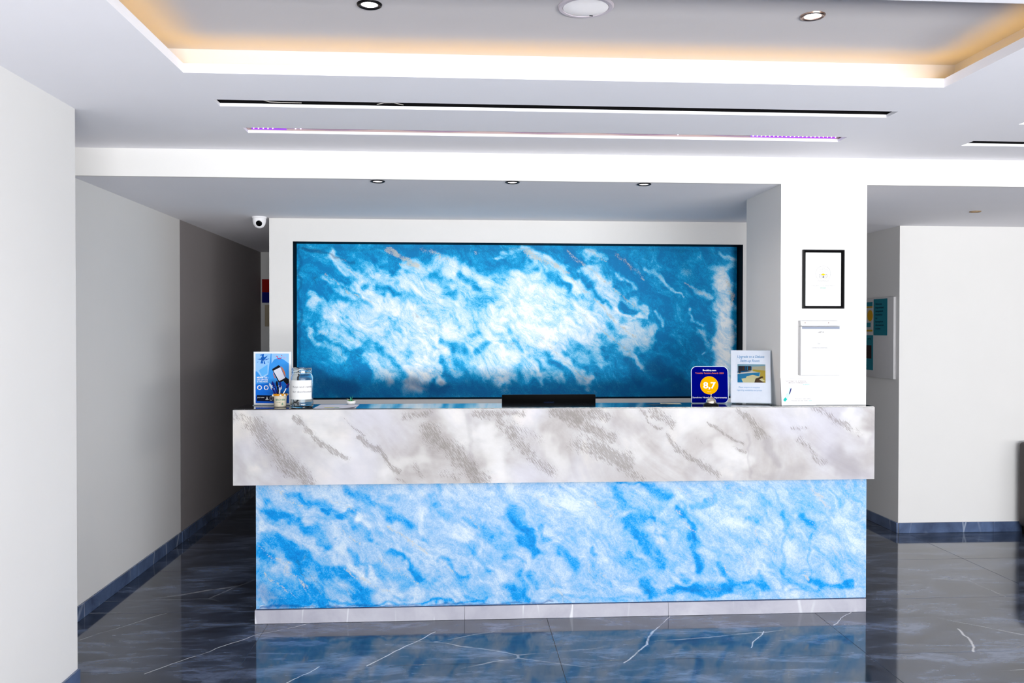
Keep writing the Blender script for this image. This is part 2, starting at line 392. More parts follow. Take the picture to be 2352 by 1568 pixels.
def streak(k, p, ang, sa, sb):
    """coordinates stretched along a stroke direction falling to the right by ang"""
    return k.n('ShaderNodeMapping', {'Vector': p, 'Rotation': (0, ang, 0), 'Scale': (1, 1, 1)}, vector_type='TEXTURE') if False else \
        k.n('ShaderNodeCombineXYZ', {0: k.math('MULTIPLY', k.n('ShaderNodeVectorMath', {0: p, 1: (math.cos(ang), 0, -math.sin(ang))}, out=1, operation='DOT_PRODUCT'), sa),
                                     1: k.math('MULTIPLY', k.n('ShaderNodeVectorMath', {0: p, 1: (math.sin(ang), 0, math.cos(ang))}, out=1, operation='DOT_PRODUCT'), sb), 2: 0.0})
def blue_plaster(name, ang, deep, mid, light, white, beige, dark, dark_amt, gain=.55, wmul=.80, brk=.42, off=.07):
    k = NT(name); p = k.n('ShaderNodeNewGeometry', out=0)
    at = k.n('ShaderNodeAttribute', out=0, attribute_name='paint'); sp = k.t.nodes.new('ShaderNodeSeparateColor'); k.put(sp.inputs[0], at)
    wv, bv, dv = sp.outputs
    wob = k.n('ShaderNodeVectorMath', {0: k.n('ShaderNodeTexNoise', {'Vector': p, 'Scale': 4.0, 'Detail': 5.0}, out=1), 'Scale': .22}, operation='SCALE')
    pw = k.n('ShaderNodeVectorMath', {0: p, 1: wob}, operation='ADD')
    st = streak(k, pw, ang, 3.0, 8); st2 = streak(k, pw, ang+.12, 16, 40)
    n1 = k.noise(st, 1.0, 8, .66, .3); n2 = k.noise(st2, 1.0, 6, .7, .3); n3 = k.noise(p, 190, 2, .8); n4 = k.noise(pw, 11, 7, .68)
    n5 = k.noise(streak(k, pw, ang, 9, 20), 1.0, 5, .7)
    c = lambda n, a: k.math('MULTIPLY', k.math('SUBTRACT', n, .5), a)
    br = k.math('ADD', 1.03-brk, k.math('MULTIPLY', k.step(n5, .36, .62), brk))
    w = k.math('ADD', k.math('MULTIPLY', k.math('MULTIPLY', wv, br), wmul), k.math('ADD', k.math('ADD', c(n1, gain*1.5), c(n2, gain*.75)), k.math('ADD', c(n3, gain*1.0), c(n4, gain*1.2))))
    w = k.math('ADD', w, off)
    col = k.ramp(w, [(.0, lin(deep)), (.2, lin(mid)), (.36, lin(light)), (.58, lin(white[0])), (.9, lin(white[1]))])
    # greige plaster dragged over the blue, breaking up into speckle
    bb = k.math('ADD', bv, k.math('ADD', c(n2, 1.3), c(n3, 1.4)))
    col = k.mix(k.math('MULTIPLY', k.step(bb, .46, .72), .75), col, lin(beige))
    # darker patches and edge strips, and hair cracks
    dd = k.math('ADD', dv, k.math('ADD', c(n1, .5), c(n4, .4)))
    col = k.mix(k.math('MULTIPLY', k.step(dd, .15, .95), dark_amt), col, lin(dark))
    ck = k.n('ShaderNodeTexVoronoi', {'Vector': streak(k, k.n('ShaderNodeVectorMath', {0: p, 1: k.n('ShaderNodeVectorMath', {0: k.n('ShaderNodeTexNoise', {'Vector': p, 'Scale': 9.0, 'Detail': 5.0}, out=1), 'Scale': .12}, operation='SCALE')}, operation='ADD'), ang+.08, 2.0, 9), 'Scale': 1.0}, feature='DISTANCE_TO_EDGE')
    cr = k.math('MULTIPLY', k.math('SUBTRACT', 1.0, k.step(ck, .004, .03)), k.step(k.noise(p, 3.3, 3), .52, .68))
    cr = k.math('MULTIPLY', cr, k.step(n2, .42, .6))
    col = k.mix(k.math('MULTIPLY', cr, .55), col, k.mix(k.step(w, .3, .5), lin((14, 60, 92)), lin((165, 170, 172))))
    k.b.inputs['Specular IOR Level'].default_value = .1; k.set(Base_Color=col, Roughness=.5)
    k.bump(k.math('ADD', k.math('MULTIPLY', n2, .6), k.math('SUBTRACT', k.math('MULTIPLY', n3, .25), cr)), .35, .003)
    MATS[name] = k.m; return k.m

MURAL_W = [(979,719,150,.55),(1060,715,110,.5),(1160,700,120,.5),(820,668,1000,770,46,.85),(849,627,979,668,34,.8),(915,612,992,602,1036,626,26,.6),
 (767,713,890,795,40,.62),(731,752,803,787,22,.6),(700,765,716,790,12,.55),(703,678,757,731,18,.6),(747,583,823,647,14,.55),(737,634,838,695,14,.6),
 (731,793,777,818,20,.42),(838,820,877,864,30,.7),(902,833,940,876,42,.95),(948,785,966,846,36,1),(984,810,997,880,16,.85),(1004,759,1037,861,22,.5),
 (1037,770,1144,872,30,.62),(1043,820,1093,851,28,.45),(1094,808,1157,856,42,.72),(1114,724,1145,812,46,1),(1157,718,1234,775,60,.9),(1157,795,1229,880,24,.62),
 (1000,583,1106,655,20,.7),(1196,568,1284,617,1325,660,22,.7),(1200,632,1264,680,1353,731,62,.85),(1335,565,1379,591,14,.55),(1343,611,1390,650,22,.7),
 (1363,642,1408,690,22,.8),(1396,680,1412,716,14,.8),(1409,718,1455,729,1474,722,9,.75),(1404,662,1473,713,13,.55),(1302,634,1378,708,1455,780,18,.6),
 (1378,718,1480,760,32,.62),(1417,752,1475,778,34,.62),(1322,713,1384,770,1442,808,24,.62),(1200,693,1251,760,66,1),(1243,729,1300,762,46,.95),
 (1289,739,1343,785,1376,831,28,.62),(1246,795,1297,838,1343,884,17,.72),(1200,795,1269,879,22,.5),(1200,841,1228,877,13,.6),(1270,760,1327,820,34,.4),
 (1455,818,1470,843,9,.55),(1412,627,1452,657,11,.55),(1511,629,1557,680,7,.62),(1483,609,1506,624,9,.45),(1493,716,1516,744,9,.55),(1500,460,1,.1),
 (1583,657,1631,683,9,.4),(1588,718,1605,741,6,.55),(1598,759,1629,795,12,.42),(1618,811,5,.7),(1656,612,1664,700,1664,850,1660,930,34,.95),(1670,640,1676,900,24,.9),
 (1649,568,1685,590,12,.65),(800,690,930,790,60,.35),(1130,590,1158,586,9,.5),(880,745,1010,810,36,.6),(1060,650,1200,640,46,.5)]
MURAL_GAP = [(1000,783,1050,805,20,.75),(1025,808,1040,846,14,.6),(1083,805,1109,785,14,.6),(1043,624,1081,657,15,.8),(823,655,16,.7),(1170,790,1185,806,10,.6),
 (854,795,915,868,13,.7),(1250,622,1275,640,14,.7),(1388,696,12,.75),(1422,737,14,.8),(1450,722,10,.75),(1360,770,1400,800,18,.6),(875,728,905,757,10,.35),
 (1120,760,1150,790,12,.3),(1330,668,1352,690,10,.4),(1075,870,1040,885,16,.6),(775,655,840,700,10,.5),(1165,600,1215,615,16,.6)]
MURAL_B = [(877,566,948,606,15,.65),(958,565,1010,590,11,.5),(1080,572,13,.55),(1196,568,1290,622,14,.65),(737,634,838,695,7,.6),(770,595,810,630,8,.45),(1294,568,1343,614,1392,645,8,.55),
 (1404,573,1470,632,9,.5),(1404,662,1473,713,8,.55),(1560,640,1631,683,6,.45),(1302,634,1378,708,1455,780,6,.6),(1322,713,1384,770,1442,808,6,.55),(1246,795,1297,838,1343,884,5,.55),
 (1005,820,1040,868,5,.55),(720,760,780,790,10,.4),(1610,760,1640,800,8,.4),(1675,640,1684,690,9,.6),(1345,572,1380,592,8,.5),(1130,810,1160,850,6,.4),(905,600,940,607,7,.6)]
MURAL_D = [(700,855,790,900,40,.75),(680,560,680,920,9,.6),(1430,830,1460,880,24,.45),(690,900,1690,908,44,.6),(1480,860,1580,905,60,.45),(690,566,1690,566,7,.4),(1690,566,1690,800,4,.5),(930,880,1010,900,24,.6),
 (1560,580,1600,660,30,.35),(1520,622,14,.35),(1480,585,12,.4),(690,563,740,575,800,605,6,.6),(1500,840,1580,910,36,.55),(720,620,760,660,30,.2),(1330,870,1430,905,20,.2)]
def mural_ch(X, Y):
    w = strokes(X, Y, MURAL_W, 10, 3)*(1-strokes(X, Y, MURAL_GAP, 6, 9))
    return [w, strokes(X, Y, MURAL_B, 6, 21), strokes(X, Y, MURAL_D, 6, 31)]
mural_m = blue_plaster('mural_plaster', .66, (0, 118, 178), (0, 156, 212), (104, 190, 230), ((180, 214, 236), (238, 242, 244)), (190, 188, 178), (0, 62, 116), .75)
mural = painted_panel('mural_panel', OX0+.0035, OX1-.0035, OZ0+.0035, OZ1-.0035, MY+RD-.012, MY+RD+.018, 404, 143, (673,556,1694,918), mural_ch, mural_m)
tag(mural, 'large blue and white textured mural panel recessed in the wall behind the desk', 'mural')

# ---------------------------------------------------------------- reception counter
FL_, FR_, CT, CB = -1.139, 2.203, 1.107, .720
cnt = thing('reception_counter', 'long reception counter with grey stone-look top band and blue painted plaster front', 'counter', (0.5, 0, 0))
def rel(mb, L=(0.5, 0, 0)):
    mb.v = [(x-L[0], y-L[1], z-L[2]) for x, y, z in mb.v]; return mb
FAS = [(540,955,591,985,26,.6),(591,985,630,1027,700,1107,40,.7),(672,959,720,1007,785,1049,14,.8),(778,962,827,1000,6,.7),(811,1004,859,1036,901,1078,12,.9),(893,1095,920,1110,8,.6),
 (920,955,972,949,16,.7),(972,985,1095,1110,40,.75),(934,1062,956,1095,16,.5),(1076,952,1182,952,18,.75),(1134,975,1198,1049,1247,1081,28,.7),(1160,978,1224,1010,20,.5),
 (1257,947,1374,954,22,.75),(1290,960,1391,1007,30,.75),(1307,1024,1428,1061,34,.7),(1351,1021,1455,1101,24,.65),(1455,947,1499,987,8,.75),(1482,944,1529,977,20,.75),
 (1515,1001,1549,1041,1640,1095,16,.75),(1609,974,1697,1024,8,.75),(1670,1030,1700,1050,8,.7),(1687,944,1737,1004,18,.75),(1737,1004,1760,1010,10,.5),(1808,987,1838,994,10,.6),(1831,1014,1892,1071,16,.65),
 (1871,944,1945,985,18,.65),(1930,970,1975,1010,14,.5),(1590,1010,1600,1025,10,.4),(1000,1085,1040,1100,12,.5),(620,1060,680,1090,22,.4)]
FAS_D = [(1747,1014,1781,1075,22,.6),(1918,1055,1959,1090,44,.65),(1714,1000,1714,1105,7,.4),(600,1040,680,1100,46,.4),(1400,975,1440,985,30,.35),(1060,960,1075,1100,10,.3),(560,1000,700,1030,40,.25),(1580,1085,1660,1110,30,.3),(1830,1085,1760,1112,24,.3),(1300,1060,1420,1100,40,.25),(540,1040,560,1110,24,.3)]
FAS_L = [(720,1000,780,1040,40,.5),(1100,990,1130,1080,40,.6),(880,1080,950,1050,30,.5),(1560,960,1620,980,44,.4),(1650,1030,1700,1060,30,.5),(1950,960,1985,1010,26,.6),(640,960,760,950,30,.4),(1430,960,1450,1040,30,.3),(1240,1000,1270,1080,30,.4),(1010,950,1060,1000,34,.4)]
def stone():
    k = NT('grey_stone_plaster'); p = k.n('ShaderNodeNewGeometry', out=0)
    at = k.n('ShaderNodeAttribute', out=0, attribute_name='paint'); sp = k.t.nodes.new('ShaderNodeSeparateColor'); k.put(sp.inputs[0], at)
    sv, dv, lv = sp.outputs
    n1 = k.noise(streak(k, p, .7, 1.6, 3.0), 1.0, 6, .6, .8); n4 = k.noise(p, 3.2, 5, .6)
    base = k.ramp(k.math('ADD', k.math('MULTIPLY', n1, .6), k.math('MULTIPLY', n4, .4)), [(.36, lin((135, 130, 129))), (.46, lin((156, 152, 151))), (.54, lin((169, 167, 168))), (.63, lin((188, 183, 178)))])
    tint = k.noise(p, 1.7, 3); base = k.mix(k.math('MULTIPLY', k.step(tint, .45, .65), .45), base, lin((179, 179, 193)))
    base = k.mix(k.math('MULTIPLY', lv, .8), base, lin((200, 199, 198)))
    base = k.mix(k.math('MULTIPLY', dv, .75), base, lin((122, 117, 121)))
    s1 = k.noise(streak(k, p, .95, 30, 230), 1.0, 5, .65, .3)
    sc = k.math('ADD', s1, k.math('MULTIPLY', k.math('SUBTRACT', sv, .5), .34))
    sc = k.math('MULTIPLY', k.step(sc, .53, .59), k.step(sv, .06, .35))
    dust = k.math('MULTIPLY', k.step(k.noise(p, 170, 3, .7), .47, .60), k.math('MULTIPLY', sv, .55))
    col = k.mix(k.math('MULTIPLY', k.math('MAXIMUM', sc, dust), .58), base, lin((104, 98, 93)))
    k.b.inputs['Specular IOR Level'].default_value = .15; k.set(Base_Color=col, Roughness=.5); k.bump(k.math('SUBTRACT', k.math('MULTIPLY', n1, .5), sc), .35, .002)
    return k.m
stone_m = stone()
fas = painted_panel('fascia', FL_-.5, FR_-.5, CB, CT-.0045, 0, .028, 560, 66, (534,940,2010,1108), lambda X, Y: [strokes(X, Y, FAS, 6, 41), strokes(X, Y, FAS_D, 8, 51), strokes(X, Y, FAS_L, 10, 61)], stone_m, cnt)
obj('end_panel', rel(MB().bbox(FL_, .0285, CB, FL_+.03, .30, CT-.0045, .001)), stone_m, cnt)
obj('end_panel', rel(MB().bbox(FR_-.0095, .0285, CB, FR_, .62, CT-.0045, .001)), stone_m, cnt)
obj('underside_board', rel(MB().box(FL_+.031, .0285, CB, FR_-.0105, .049, CB+.016)), stone_m, cnt)
gloss = NT('glossy_dark_top'); gloss.set(Base_Color=lin((16, 18, 24)), Roughness=gloss.math('ADD', .04, gloss.math('MULTIPLY', gloss.noise(gloss.n('ShaderNodeTexCoord', out=3), 60, 3), .05)))
gloss.b.inputs['Specular IOR Level'].default_value = .8
obj('countertop', rel(MB().box(FL_+.003, .003, CT-.004, CLX-.002, .285, CT).box(CLX-.002, .003, CT-.004, FR_-.003, BY-.002, CT)), gloss.m, cnt)
BODY = [(620,1147,14,.8),(664,1130,749,1154,18,.9),(620,1168,680,1186,16,1),(680,1187,708,1212,18,1),(736,1171,796,1174,14,.85),(802,1171,837,1231,13,.85),(787,1121,884,1168,17,.75),
 (887,1184,934,1200,17,.75),(717,1206,746,1253,20,.95),(764,1236,8,.6),(623,1225,749,1319,27,1),(591,1256,623,1281,20,.85),(595,1300,670,1363,42,.95),(686,1325,742,1379,38,.9),
 (623,1370,749,1384,15,.95),(787,1325,843,1379,28,.95),(768,1313,790,1310,12,.75),(799,1262,837,1316,11,.75),(859,1300,931,1347,22,.65),(887,1268,930,1285,950,1325,15,.95),
 (900,1366,916,1369,8,.8),(1007,1278,1051,1332,13,.85),(991,1275,8,.5),(1057,1190,1111,1231,13,.55),(1095,1225,1158,1256,30,.45),(1070,1256,1107,1313,12,.55),
 (1158,1177,1205,1222,1208,1275,22,.9),(1177,1237,1214,1275,20,.9),(1224,1206,1240,1250,11,.65),(1148,1350,1189,1375,20,.85),(1180,1325,1188,1350,14,.6),(1045,1341,1095,1373,26,.5),
 (1152,1281,1183,1297,11,.55),(1205,1325,1221,1347,15,.65),(1268,1266,1309,1303,19,.95),(995,1158,10,.45),(1347,1262,1357,1278,11,.85),(1395,1111,1484,1112,7,.9),
 (1468,1115,1510,1140,18,.85),(1382,1125,1417,1157,15,.65),(1424,1166,1471,1185,16,.55),(1433,1201,1465,1255,1510,1303,27,1),(1436,1188,1484,1201,15,.85),(1487,1223,1510,1246,10,.6),
 (1580,1172,1631,1150,15,.75),(1541,1172,1580,1207,1580,1258,1599,1310,1592,1330,15,.85),(1585,1270,1600,1315,20,.6),(1427,1284,1462,1303,15,.55),(1529,1303,1567,1341,14,.5),
 (1637,1303,1666,1351,18,.9),(1522,1367,1573,1361,19,1),(1577,1370,1656,1364,19,1),(1620,1350,1650,1355,16,.8),(1462,1345,1481,1364,17,.85),(1669,1357,1745,1357,14,.8),(1735,1332,1748,1366,12,.7),
 (1698,1198,1726,1214,11,.55),(1790,1188,1793,1214,9,.65),(1784,1225,1806,1247,10,.6),(1787,1255,1790,1367,8,.5),(1835,1198,1854,1214,15,.85),(1854,1240,1854,1350,5,.5),
 (1854,1357,1943,1361,15,1),(1863,1268,1880,1275,7,.6),(1885,1315,8,.5),(1800,1345,1830,1362,12,.5),(600,1380,1100,1386,6,.8),(1100,1384,1980,1368,6,.35),(594,1290,594,1380,9,.6),
 (1460,1355,1500,1372,14,.6),(650,1255,700,1300,30,.5),(960,1340,1000,1352,16,.4)]
BODY_W = [(1290,1120,60,.45),(1240,1150,1330,1160,40,.5),(940,1170,1060,1240,22,.5),(820,1190,900,1230,16,.6),(700,1235,860,1330,16,.4),(1640,1180,1680,1220,34,.5),(1900,1150,1960,1260,46,.5),(1690,1120,1740,1130,44,.5),(780,1140,830,1200,14,.5),(1700,1260,1760,1320,30,.35),(1010,1120,1160,1125,26,.35),(1540,1150,1560,1180,26,.4),(900,1270,960,1370,12,.35),(1380,1300,1440,1370,34,.3),(1100,1150,1180,1200,20,.35),(600,1205,700,1240,10,.5)]
BODY_B = [(627,1120,700,1160,8,.5),(730,1130,810,1165,8,.5),(770,1210,820,1240,8,.55),(880,1205,970,1265,10,.6),(770,1295,880,1360,7,.55),(860,1282,950,1340,7,.5),(1060,1180,1090,1215,6,.5),(1325,1130,1390,1190,8,.55),
 (1540,1120,1570,1150,10,.5),(1540,1180,1580,1225,7,.6),(1640,1110,1690,1140,8,.5),(1720,1230,1770,1280,8,.55),(1840,1120,1900,1175,10,.55),(1930,1110,1980,1220,14,.45),(1850,1200,1960,1340,8,.45),(1690,1285,1730,1320,12,.5),(1650,1305,1656,1325,5,.6),
 (600,1250,660,1290,660,1310,700,1340,9,.55),(610,1310,680,1360,7,.6),(1200,1125,1250,1165,8,.5),(1820,1290,1850,1345,8,.5),(1000,1290,1060,1350,6,.45),(1330,1300,1370,1330,7,.5)]
BODY_D = [(596,1350,640,1385,40,.45),(1555,1366,1650,1366,10,.4),(600,1388,1250,1390,5,.7)]
body_m = blue_plaster('counter_plaster', .70, (0, 100, 166), (0, 126, 190), (82, 146, 190), ((130, 160, 190), (182, 192, 198)), (168, 166, 158), (0, 66, 128), .75, gain=.58, wmul=.80, brk=.34, off=.15)
def body_ch(X, Y):
    base = .60+.0*X; w = base*(1-strokes(X, Y, BODY, 10, 71)*.94); w = w+(1-w)*.8*strokes(X, Y, BODY_W, 9, 81)*(1-strokes(X, Y, BODY, 10, 71)*.94)
    return [w, strokes(X, Y, BODY_B, 6, 91), strokes(X, Y, BODY_D, 5, 95)]
painted_panel('front_panel', -1.037-.5, 2.185-.5, .0745, CB-.0005, .05, .066, 540, 106, (591,1104,1986,1392), body_ch, body_m, cnt)
obj('side_panel', rel(MB().box(-1.037, .0665, .0745, -1.015, .30, CB-.0005)), body_m, cnt)
for i in range(3):
    a = -1.0431+i*(2.1826+1.0431)/3; b = a+(2.1826+1.0431)/3
    obj('plinth', rel(MB().bbox(a+.0004, .0403, .0005, b-.0004, .066, .0705, .0012, seg=1)), plinth_m, cnt)
obj('plinth', rel(MB().bbox(-1.0431, .0665, .0005, -1.02, .30, .0705, .0012, seg=1)), plinth_m, cnt)
obj('groove', rel(MB().box(-1.037, .052, .0708, 2.18, .066, .0742)), simple('navy_groove', (0, 50, 100), .6), cnt)
desk_m = simple('desk_laminate', (60, 62, 68), .35)
obj('work_surface', rel(MB().bbox(-1.01, .3, .735, 1.66, .85, .76, .003).box(-1.01, .3, 0.001, -.985, .84, .735).box(1.635, .3, 0.001, 1.66, .84, .735).box(-1.012, .286, .4, 1.66, .2995, 1.10)), desk_m, cnt)

# ---------------------------------------------------------------- ceiling fittings
black_ring = simple('black_metal', (16, 15, 17), .35); steel = simple('brushed_nickel', (150, 128, 118), .3, 1.0)
lamp_m = simple('lamp_glow', (255, 250, 255), .4, emit=((255, 248, 255), 9))
def downlight(name, label, x, y, z, r, ring_m, on=True, lens=.62, group=None):
    t = thing(name, label, 'ceiling light', (x, y, z), group=group)
    obj('trim_ring', MB().lathe([(r*.66,.0),(r*.68,-.0035),(r*.86,-.006),(r*.97,-.004),(r,0),(r*.66,.0)], 40), ring_m, t)
    obj('lens', MB().lathe([(0,-.0015),(r*.5,-.0015),(r*.655,-.0005),(r*.655,.0)], 32), lamp_m if on else simple('dull_lens', (150, 130, 105), .5), t)
    if on:
        l = bpy.data.lights.new('downlight_beam', 'SPOT'); l.energy = 16; l.color = (1, .93, .86); l.spot_size = math.radians(165); l.spot_blend = 1; l.shadow_soft_size = .02
        lo = bpy.data.objects.new('downlight_beam', l); C.objects.link(lo); lo.parent = t; lo.location = (0, 0, -.009)
    return t
downlight('downlight', 'round black rimmed lit downlight at the left of the raised ceiling tray', -.2855, -1.613, UZ, .0405, black_ring)
downlight('downlight', 'round nickel rimmed lit downlight at the right of the raised ceiling tray', 1.174, -1.61, UZ, .041, steel)
g3 = 'downlights in the soffit over the counter'
downlight('downlight', 'small black rimmed downlight in the soffit, nearest the security camera', -.424, .137, BZ, .0385, black_ring, group=g3)
downlight('downlight', 'small downlight in the soffit, middle of the three over the counter', .284, .115, BZ, .0385, black_ring, group=g3)
downlight('downlight', 'small black rimmed downlight in the soffit, nearest the white column', .99, .128, BZ, .039, black_ring, group=g3)
downlight('downlight', 'unlit tarnished spot in the soffit right of the column', 3.375, 1.0, BZ, .036, simple('tarnish', (176, 150, 120), .5), on=False)
t = thing('ceiling_speaker', 'large round white ceiling speaker between the two tray downlights', 'speaker', (.410, -1.640, UZ))
wplast = simple('white_plastic', (236, 234, 236), .45, k_=.95)
obj('rim', MB().lathe([(.074,0),(.075,-.006),(.086,-.006),(.091,-.002),(.091,0)], 48), simple('lilac_white_rim', (222, 214, 224), .45), t)
obj('grille', MB().lathe([(0,-.013),(.03,-.012),(.055,-.0095),(.0735,-.005),(.0735,0)], 48), wplast, t)
obj('badge', MB().bbox(-.006, -.0025, -.0006, .006, .0025, .0006, .0003, seg=1), black_ring, t, loc=(.026, .052, -.0100), rot=(-.12, 0, .25))
# led strips: warm one hidden in the cove, violet one in the second slot
t = thing('cove_light_strip', 'warm yellow light strip hidden behind the lip of the ceiling tray', 'light strip', ((TX+TXR)/2, (TYN+TYF)/2, CZ+.0135))
warm = simple('warm_led', (255, 205, 110), .5, emit=((255, 196, 30), 9))
cx, cy = (TX+TXR)/2, (TYN+TYF)/2; hx, hy = (TXR-TX)/2+.03, (TYF-TYN)/2+.03
for (a, b, c, d) in ((-hx, hy, hx, hy+.01), (-hx, -hy-.01, hx, -hy), (-hx-.01, -hy, -hx, hy), (hx, -hy, hx+.01, hy)):
    obj('strip', MB().box(a, b, .0, c, d, .004), warm, t)
t = thing('led_strip', 'violet string of small lights lying in the lit ceiling slot', 'light strip', (.435, -.32, CZ+.0135))
cable_m = simple('lilac_ribbon', (190, 160, 190), .5); vio = simple('violet_led', (240, 225, 255), .4, emit=((232, 205, 255), 14)); vg = simple('violet_base', (120, 40, 200), .4, emit=((120, 40, 215), 1.4))
pts = [(-1.395+.005+i*(2.80)/40, 0, .006+.004*math.sin(i*.9)*(1 if 3 < i < 37 else 0)) for i in range(41)]
obj('ribbon', MB().path(pts, .0025, 6), cable_m, t)
obj('glow_base', MB().box(-1.40, -.002, .0, -1.24, .004, .010), vg, t); obj('glow_base', MB().box(.98, -.002, .0, 1.405, .004, .010), vg, t)
ledme = mesh_of('led', MB().lathe([(0,-.0022),(.0016,-.0016),(.0023,0),(.0016,.0016),(0,.0022)], 8), vio)
lx = [-1.39+.022*i for i in range(5)]+[-1.245+.024*i for i in range(4)]+[.62]+[1.40-.0205*i for i in range(21)]
for i, x in enumerate(lx):
    o = bpy.data.objects.new('led', ledme); C.objects.link(o); o.parent = t; o.location = (x, -.006, .004+(.006 if 5 <= i < 7 else 0))
t = thing('loose_cable', 'thin white wires drooping in the dark front ceiling slot', 'cable', (-.7, -.79, CZ+.014))
wm = simple('white_wire', (225, 220, 215), .5)
obj('wire', MB().path([(-.11, 0, .012), (-.08, -.004, .003), (-.03, -.004, .001), (.05, 0, .002)], .0016, 6), wm, t)
obj('wire', MB().path([(.36, 0, .001), (.39, -.004, .007), (.43, -.004, .008), (.47, 0, .001)], .0014, 6), wm, t)

# security camera
t = thing('security_camera', 'white dome security camera on the soffit beside the mural wall', 'camera', (-1.372, 1.60, BZ))
obj('base', MB().lathe([(0,0),(.05,0),(.05,-.008),(.046,-.012),(0,-.012)], 32), wplast, t)
obj('shell', MB().lathe([(.045,-.012),(.045,-.03),(.040,-.052),(.028,-.070),(.012,-.078),(0,-.079)], 32), wplast, t)
R_ = Vector((.06, -1, -.42)).to_track_quat('Z', 'Y').to_matrix()
obj('lens', MB().lathe([(0,.0),(.019,.0),(.021,.006),(.017,.008),(0,.009)], 24, (.007,-.034,-.047), rot=R_), simple('lens_black', (8, 8, 9), .12), t)
obj('lens_ring', MB().lathe([(.0195,-.004),(.0245,.001),(.0245,.006),(.0212,.0075),(.0195,.0)], 24, (.007,-.034,-.047), rot=R_), wplast, t)

# ---------------------------------------------------------------- things on the column
frame_m = simple('black_frame', (14, 13, 14), .25); paper_m = simple('white_paper', (242, 242, 241), .6, k_=.68)
grey_ink = simple('grey_ink', (150, 148, 146), .7); pale_ink = simple('pale_ink', (182, 180, 178), .7); green_ink = simple('green_ink', (110, 190, 165), .7); yel = simple('yellow_ink', (250, 205, 10), .6); dark_ink = simple('dark_ink', (50, 30, 90), .6)
def framed(x0, z0, x1, z1, w, depth):
    mb = MB()
    pr = [(0, 0), (.0, depth), (w*.35, depth), (w, depth*.55), (w, 0)]
    for (ax, az, bx, bz, nx_, nz_) in ((x0,z0,x1,z0,0,1),(x1,z0,x1,z1,-1,0),(x1,z1,x0,z1,0,-1),(x0,z1,x0,z0,1,0)):
        dx, dz = (1 if bx > ax else -1 if bx < ax else 0), (1 if bz > az else -1 if bz < az else 0); vs = []
        for (o_, h) in pr: vs.append((ax+dx*o_+nx_*o_, -h, az+dz*o_+nz_*o_))
        for (o_, h) in pr: vs.append((bx-dx*o_+nx_*o_, -h, bz-dz*o_+nz_*o_))
        n = len(pr); mb.add(vs, [(i, (i+1) % n, (i+1) % n+n, i+n) for i in range(n)])
    return mb
t = thing('framed_certificate', 'black framed white award certificate hanging high on the white column', 'picture frame', (1.949, BY-.0005, 1.625), (0, 0, 0))
obj('frame', framed(-.1125, 0, .1125, .314, .0145, .018), frame_m, t)
obj('sheet', MB().box(-.1, -.006, .012, .1, -.003, .302), paper_m, t)
e = MB().ring(0, .188, .0415, .0012, -.0066, -.006, 48, 0, -.9, math.pi+.9); obj('seal_ring', e, pale_ink, t)
e = MB(); zc, zx = .174, .0118
for sx in (-1, 1): e.ring(sx*zx, zc, .0108, .0015, -.0066, -.006, 28).ring(sx*zx, zc, .0055, .0012, -.0066, -.006, 20)
obj('emblem_eyes', e, grey_ink, t)
obj('emblem_brow', MB().prism([(0,.1765)]+[(.0135*math.cos(a), .1765+.0125*math.sin(a)*.85+.001) for a in [math.pi*(.12+.76*i/12) for i in range(13)]], -.0067, -.006), yel, t)
obj('emblem_beak', MB().prism([(-.0018,.1655),(.0018,.1655),(.0022,.168),(0,.1755),(-.0022,.168)], -.0068, -.006).prism([(-.021,.183),(-.0165,.185),(-.015,.1865),(-.022,.1845)], -.0066, -.006).prism([(.021,.183),(.0165,.185),(.015,.1865),(.022,.1845)], -.0066, -.006), dark_ink, t)
text('2019', .0075, pale_ink, t, 0, -.0062, .2165); text('CERTIFICATE OF', .0075, pale_ink, t, 0, -.0062, .2085, width=.045); text('EXCELLENCE', .0085, pale_ink, t, 0, -.0062, .2, width=.045)
text('tripadvisor', .0125, pale_ink, t, 0, -.0062, .149, width=.063); text('SUNSHINE HOTEL APARTMENTS', .0095, pale_ink, t, 0, -.0062, .122, width=.13); text('WINNER', .0085, green_ink, t, 0, -.0062, .110, bold=.01)
# letter box
t = thing('comment_box', 'white lidded letter box fixed to the column below the framed certificate', 'letter box', (1.926, BY-.0005, 1.268))
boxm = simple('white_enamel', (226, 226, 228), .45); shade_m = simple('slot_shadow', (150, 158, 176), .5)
obj('body', MB().bbox(-.108, -.030, 0, .108, 0, .262, .003), boxm, t)
obj('lid', MB().prism([(-.109,.2915),(.109,.2915),(.112,.268),(-.106,.2645)], -.026, -.0005).bbox(-.108, -.040, .2626, .110, -.0005, .2665, .001), boxm, t)
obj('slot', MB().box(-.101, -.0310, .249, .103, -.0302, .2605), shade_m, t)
for sx in (-.083, .045): obj('screw', MB().disc(sx, .281, .003, -.027, -.0255, 12), simple('screw_head', (170, 150, 145), .4), t)
text('for', .012, pale_ink, t, -.008, -.0302, .170); text('COMMENTS & SUGGESTIONS', .009, pale_ink, t, -.006, -.0302, .1475, width=.085)
e = MB().prism([(-.018,.229),(.0,.2275),(.009,.236),(-.005,.234)], -.0306, -.0300).prism([(.006,.231),(.02,.228),(.016,.235)], -.0306, -.0300); obj('emblem', e, pale_ink, t)

